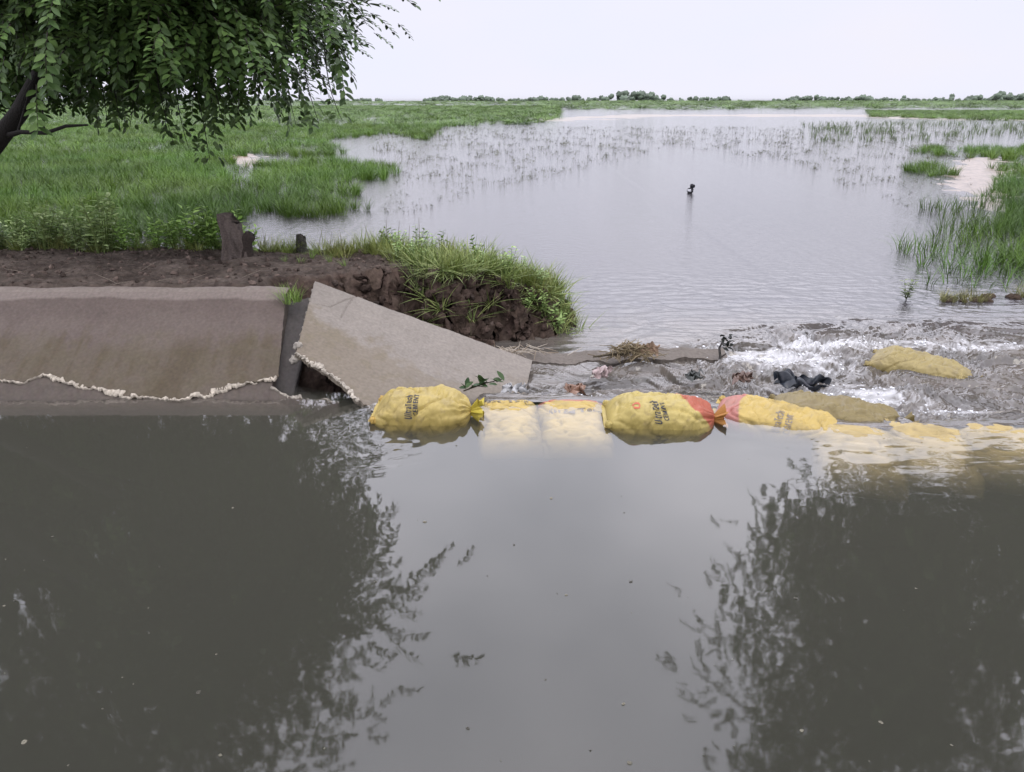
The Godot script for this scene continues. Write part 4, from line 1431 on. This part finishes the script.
	for s in 6:
		var top := Vector3(rng.randf_range(-0.1, 0.1), rng.randf_range(0.14, 0.27), rng.randf_range(-0.08, 0.08))
		pm.tube([Vector3.ZERO, top * 0.5, top], [0.005, 0.004, 0.002], 4, Color(0.08, 0.1, 0.04))
		for k in 11:
			var az := k * 2.4 + s
			pm.leaf(top * (0.15 + 0.85 * k / 10.0), Vector3(cos(az), 0.3, sin(az)).normalized(), Vector3.UP, 0.075, 0.03, Color(0.09, 0.13, 0.045).lerp(Color(0.2, 0.24, 0.11), rng.randf()))
	obj("leaves", pm.mesh(), mats.foliage, pr)
	for k in 2:
		var q := at(965, 300, FIELD) if k == 0 else at(1014, 297, FIELD)
		var r := thing("grass_hummock", q, ["grassy hummock with brown dead stems in front of the seedlings", "dark earthy hummock with sparse grass in front of the thick rice"][k], "hummock")
		var hm := MB.new()
		for i in 9: blob(hm, Vector3(rng.randf_range(-0.3, 0.3), -0.01, rng.randf_range(-0.1, 0.1)), rng.randf_range(0.05, 0.09), Color(0.085, 0.06, 0.045), i + k * 20, 0.6)
		obj("soil", hm.mesh(), mats.dirt, r)
		var hp := []
		var ht := []
		for i in (26 if k == 0 else 9):
			hp.append(turned(Vector3(rng.randf_range(-0.34, 0.34), 0.0, rng.randf_range(-0.12, 0.14)), rng.randf() * TAU, rng.randf_range(0.4, 0.8), 0.3, rng.randf() * TAU))
			var t := rng.randf_range(0.7, 1.2)
			ht.append(Color(t * 1.1, t, t))
		scatter("blades", clump(2000 + k, 20, 0.07, 0.3, 0.009, 0.8, Color(0.1, 0.13, 0.04), Color(0.25, 0.25, 0.12)), mats.grass, hp, r, ht)
	# dark thing afloat in the open water
	var fl := thing("floating_clump", at(690, 193, FIELD), "tiny dark clump with a pale spot alone in open flood water", "floating debris")
	var fm := MB.new()
	blob(fm, Vector3(0, 0.06, 0), 0.085, Color(0.025, 0.025, 0.03), 3, 0.9)
	blob(fm, Vector3(0.05, 0.18, 0), 0.06, Color(0.02, 0.02, 0.025), 5, 0.9)
	obj("body", fm.mesh(), mats.straw, fl)
	var fw := MB.new()
	blob(fw, Vector3(-0.02, 0.06, 0.05), 0.055, Color(0.5, 0.5, 0.52), 8, 0.8)
	obj("pale_patch", fw.mesh(), mats.straw, fl)

# ---------------------------------------------------------------- trees
func sprig(sd: int, leaves: int, size: float, a: Color, b: Color) -> ArrayMesh:
	var g := RandomNumberGenerator.new()
	g.seed = sd
	var m := MB.new()
	m.tube([Vector3.ZERO, Vector3(0, -0.02, 0.17), Vector3(0, -0.08, 0.34)], [0.006, 0.004, 0.002], 4, Color(0.03, 0.025, 0.018))
	for i in leaves:
		var t := float(i + 1) / leaves
		var s := -1.0 if i % 2 else 1.0
		var base := Vector3(0, -0.08 * t * t, 0.34 * t)
		m.leaf(base, Vector3(s * g.randf_range(0.5, 1.0), g.randf_range(-0.4, 0.3), g.randf_range(0.2, 0.9)).normalized(), Vector3(g.randf_range(-0.5, 0.5), 1, g.randf_range(-0.5, 0.5)).normalized(), size * g.randf_range(0.7, 1.15), size * 0.45, a.lerp(b, g.randf()))
	return m.mesh()

func tree(label: String, base: Vector3, fork: Vector3, lobes: Array, clusters: int, per: int, sd: int, skip: Callable) -> Node3D:
	rng.seed = sd
	var r := thing("leaning_tree", base, label, "tree")
	var bark := Color(0.035, 0.029, 0.024)
	var t := MB.new()
	var f := fork - base
	t.tube([Vector3(0, -0.6, 0), Vector3(0, 0, 0), f * 0.35 + Vector3(0.1, 0, 0.1), f * 0.7, f], [0.34, 0.26, 0.22, 0.2, 0.17], 14, bark, 0.35, noise_a)
	obj("trunk", t.mesh(), mats.bark, r)
	var spots := []
	for i in clusters:
		for k in 20:
			var lobe: Array = lobes[rng.randi() % lobes.size()]
			var d := Vector3(rng.randfn(), rng.randfn(), rng.randfn()).normalized() * pow(rng.randf(), 0.45)
			var q: Vector3 = lobe[0] + d * lobe[1]
			if skip.call(q): continue
			spots.append(q)
			break
	# limbs to the lobes, then thin branches to the clusters
	for l in lobes:
		var m := MB.new()
		var e: Vector3 = l[0] - base
		var mid := f.lerp(e, 0.5) + Vector3(rng.randf_range(-0.3, 0.3), 0.4, rng.randf_range(-0.3, 0.3))
		m.tube([f * 0.85, f.lerp(mid, 0.5), mid, mid.lerp(e, 0.6), e], [0.13, 0.11, 0.085, 0.06, 0.025], 9, bark, 0.3, noise_a)
		obj("limb", m.mesh(), mats.bark, r)
	var tw := MB.new()
	for q in spots:
		var best: Vector3 = lobes[0][0]
		for l in lobes:
			if (l[0] - q).length() < (best - q).length(): best = l[0]
		var a := best.lerp(fork, 0.25) - base
		var b: Vector3 = q - base
		tw.tube([a, a.lerp(b, 0.5) + Vector3(0, 0.12, 0), b], [0.03, 0.018, 0.006], 5, bark)
	obj("twigs", tw.mesh(), mats.bark, r).set_meta("kind", "stuff")
	var places := []
	var tints := []
	for q in spots:
		var spread := rng.randf_range(0.28, 0.6)
		for k in per:
			var p: Vector3 = q + Vector3(rng.randfn(), rng.randfn() * 0.7, rng.randfn()) * spread
			if skip.call(p): continue
			var out: Vector3 = (p - q).normalized()
			var bs := Basis.looking_at(-(out + Vector3(rng.randfn() * 0.4, rng.randfn() * 0.4 - 0.3, rng.randfn() * 0.4)).normalized(), Vector3(0.1, 1, 0.13).normalized())
			places.append(Transform3D(bs.scaled(Vector3.ONE * rng.randf_range(0.75, 1.2)), p - base))
			var s := rng.randf_range(0.75, 1.2)
			tints.append(Color(s, s, s))
	scatter("crown", sprig(sd + 1, 14, 0.1, Color(0.035, 0.07, 0.016), Color(0.09, 0.155, 0.04)), mats.foliage, places, r, tints)
	print("tree ", places.size())
	return r

func trees() -> void:
	var keep_clear := func(q: Vector3) -> bool:
		# crowns stay above the open view over the field
		var p := to_pixel(q)
		return p.y > 96.0 and q.z < -0.5 and absf(p.x - 512.0) < 620.0
	var l := tree("big dark tree leaning over the bank, limb reaching past the rice", Vector3(-7.6, 0.4, -9.0), Vector3(-6.9, 3.4, -9.6), [
		[Vector3(-5.1, 5.2, -11.0), Vector3(2.3, 1.9, 2.2)], [Vector3(-7.0, 6.5, -10.5), Vector3(3.0, 2.4, 2.4)], [Vector3(-5.1, 8.0, -11.5), Vector3(2.5, 2.0, 2.0)], [Vector3(-4.2, 4.3, -12.0), Vector3(1.7, 1.2, 1.5)], [Vector3(-7.5, 4.2, -12.5), Vector3(2.4, 1.3, 1.6)], [Vector3(-8.5, 9.0, -11.0), Vector3(3.0, 2.4, 2.0)], [Vector3(-3.3, 3.2, -8.2), Vector3(1.5, 0.5, 0.7)], [Vector3(-5.0, 3.2, -12.0), Vector3(3.4, 0.8, 1.4)], [Vector3(-7.5, 3.0, -11.0), Vector3(2.6, 0.8, 1.4)], [Vector3(-5.0, 5.6, -11.5), Vector3(2.3, 1.6, 1.6)]], 460, 34, 501, keep_clear)
	# the low limb and the hanging leaves that enter the view
	var eye_d := func(x: float, y: float, depth: float) -> Vector3: return Vector3(0, EYE, 0) + ray(x, y) * depth
	var bark := Color(0.03, 0.025, 0.021)
	var lm := MB.new()
	var base := l.position
	var pts := [eye_d.call(-60, 196, 7.9) - base, eye_d.call(-18, 158, 7.9) - base, eye_d.call(4, 132, 7.9) - base, eye_d.call(20, 112, 7.9) - base, eye_d.call(40, 70, 8.2) - base, eye_d.call(75, 10, 8.8) - base]
	lm.tube(pts, [0.14, 0.11, 0.085, 0.075, 0.06, 0.04], 12, bark, 0.3, noise_a)
	obj("limb", lm.mesh(), mats.bark, l)
	var fork := MB.new()
	fork.tube([eye_d.call(6, 136, 7.9) - base, eye_d.call(20, 132, 7.8) - base, eye_d.call(46, 133, 7.75) - base, eye_d.call(66, 126, 7.7) - base, eye_d.call(88, 125, 7.65) - base], [0.03, 0.022, 0.017, 0.014, 0.008], 8, bark, 0.4, noise_a)
	fork.tube([eye_d.call(18, 132, 7.8) - base, eye_d.call(22, 118, 7.8) - base, eye_d.call(28, 96, 7.85) - base], [0.014, 0.011, 0.008], 6, bark)
	fork.tube([eye_d.call(45, 133, 7.75) - base, eye_d.call(43, 120, 7.75) - base, eye_d.call(42, 100, 7.75) - base], [0.01, 0.008, 0.006], 6, bark)
	obj("bare_branch", fork.mesh(), mats.bark, l)
	# hanging sprays: [from, to, number of leaves, how wide]
	rng.seed = 520
	var sprays := [[Vector2(92, 20), Vector2(104, 128), 20, 9.0], [Vector2(110, 30), Vector2(116, 132), 22, 8.0], [Vector2(128, 40), Vector2(131, 128), 16, 7.0], [Vector2(150, 10), Vector2(172, 142), 40, 14.0], [Vector2(168, 30), Vector2(190, 148), 44, 15.0], [Vector2(176, 40), Vector2(212, 160), 44, 13.0], [Vector2(190, 20), Vector2(222, 128), 34, 14.0], [Vector2(215, 30), Vector2(243, 122), 18, 8.0], [Vector2(280, 10), Vector2(298, 126), 22, 9.0], [Vector2(300, 20), Vector2(318, 124), 20, 9.0], [Vector2(318, 30), Vector2(343, 120), 18, 8.0], [Vector2(60, 0), Vector2(70, 92), 22, 14.0], [Vector2(130, 0), Vector2(150, 96), 30, 16.0], [Vector2(240, 0), Vector2(262, 84), 26, 14.0]]
	for s in sprays:
		var dep := rng.randf_range(7.2, 8.0)
		var st := MB.new()
		var path := []
		var rad := []
		for i in 8:
			var t := i / 7.0
			var w: Vector2 = s[0].lerp(s[1], t) + Vector2(sin(t * 4.0 + dep * 9.0) * 4.0, 0)
			path.append(eye_d.call(w.x, w.y, dep) - base); rad.append(lerpf(0.008, 0.0025, t))
		st.tube(path, rad, 5, bark)
		var br := obj("hanging_branch", st.mesh(), mats.bark, l)
		for i in s[2]:
			var t := pow(rng.randf(), 0.32)
			var w: Vector2 = s[0].lerp(s[1], t) + Vector2(sin(t * 4.0 + dep * 9.0) * 4.0, 0)
			var lf := MB.new()
			var sd: float = 1.0 if i % 2 else -1.0
			var dir := Vector3(sd * rng.randf_range(0.3, 1.0), rng.randf_range(-1.0, 0.1), rng.randf_range(-0.6, 0.6)).normalized()
			lf.leaf(Vector3.ZERO, dir, Vector3(rng.randf_range(-0.7, 0.7), 0.6, rng.randf_range(-0.2, 1.0)).normalized(), rng.randf_range(0.055, 0.095), rng.randf_range(0.028, 0.045), Color(0.03, 0.055, 0.018).lerp(Color(0.085, 0.14, 0.04), rng.randf()))
			var o := obj("leaf", lf.mesh(), mats.foliage, br)
			o.position = eye_d.call(w.x + sd * rng.randf_range(0, s[3]), w.y, dep + rng.randf_range(-0.1, 0.1)) - base
	tree("broad dark tree standing out in the field beyond the drowned sacks", Vector3(12.3, -0.3, -13.5), Vector3(11.6, 4.6, -13.8), [
		[Vector3(7.5, 6.6, -14.0), Vector3(2.2, 1.8, 2.0)], [Vector3(9.9, 6.0, -14.0), Vector3(2.6, 2.0, 2.2)], [Vector3(7.2, 9.2, -14.2), Vector3(2.9, 2.0, 2.2)], [Vector3(10.0, 9.6, -14.5), Vector3(3.0, 2.6, 2.2)], [Vector3(8.0, 12.0, -14.5), Vector3(3.4, 2.2, 2.2)], [Vector3(12.5, 7.5, -13.5), Vector3(2.6, 2.6, 2.2)]], 330, 38, 601, keep_clear)
	# unseen trees added behind the camera to shade the canal and the lining
	tree("unseen tall tree added on the near bank to shade the still water", Vector3(-4.5, 0.45, 2.2), Vector3(-4.0, 4.5, 1.8), [
		[Vector3(-3.6, 7.0, 0.6), Vector3(3.6, 2.2, 2.4)], [Vector3(-5.6, 9.0, 1.5), Vector3(3.6, 2.6, 2.8)], [Vector3(-1.6, 8.4, 1.6), Vector3(2.8, 2.0, 2.4)]], 170, 22, 701, keep_clear)
	tree("unseen tall tree added for shade on the near bank beside the wide spill", Vector3(4.8, 0.45, 2.6), Vector3(4.4, 4.8, 2.2), [
		[Vector3(3.8, 7.2, 0.9), Vector3(3.4, 2.2, 2.4)], [Vector3(6.0, 9.0, 1.6), Vector3(3.6, 2.6, 2.8)], [Vector3(2.2, 9.2, 2.2), Vector3(2.8, 2.0, 2.4)]], 170, 22, 801, keep_clear)
	# belt of trees on the horizon
	rng.seed = 901
	var puff := MB.new()
	blob(puff, Vector3.ZERO, 1.0, Color(0.085, 0.11, 0.075), 3, 0.8)
	var belt := []
	var belt_t := []
	for i in 1500:
		var x := rng.randf_range(-700, 700)
		var w := n2(x, 3.0, 0.006) + 0.6 * n2(x, 9.0, 0.03)
		if w < -0.35: continue
		var r := rng.randf_range(1.2, 3.2) * (0.6 + clampf(w, 0.0, 1.0))
		belt.append(turned(Vector3(x, rng.randf_range(0.0, 1.0) * 5.5 * clampf(w + 0.3, 0.1, 1.0), -640.0 - rng.randf() * 60.0), rng.randf() * TAU, r))
		var g := rng.randf_range(0.7, 1.3)
		belt_t.append(Color(g, g, g))
	tag(scatter("distant_trees", puff.mesh(), mats.foliage, belt, null, belt_t), "far-off belt of trees along the horizon", "trees", "", "stuff")
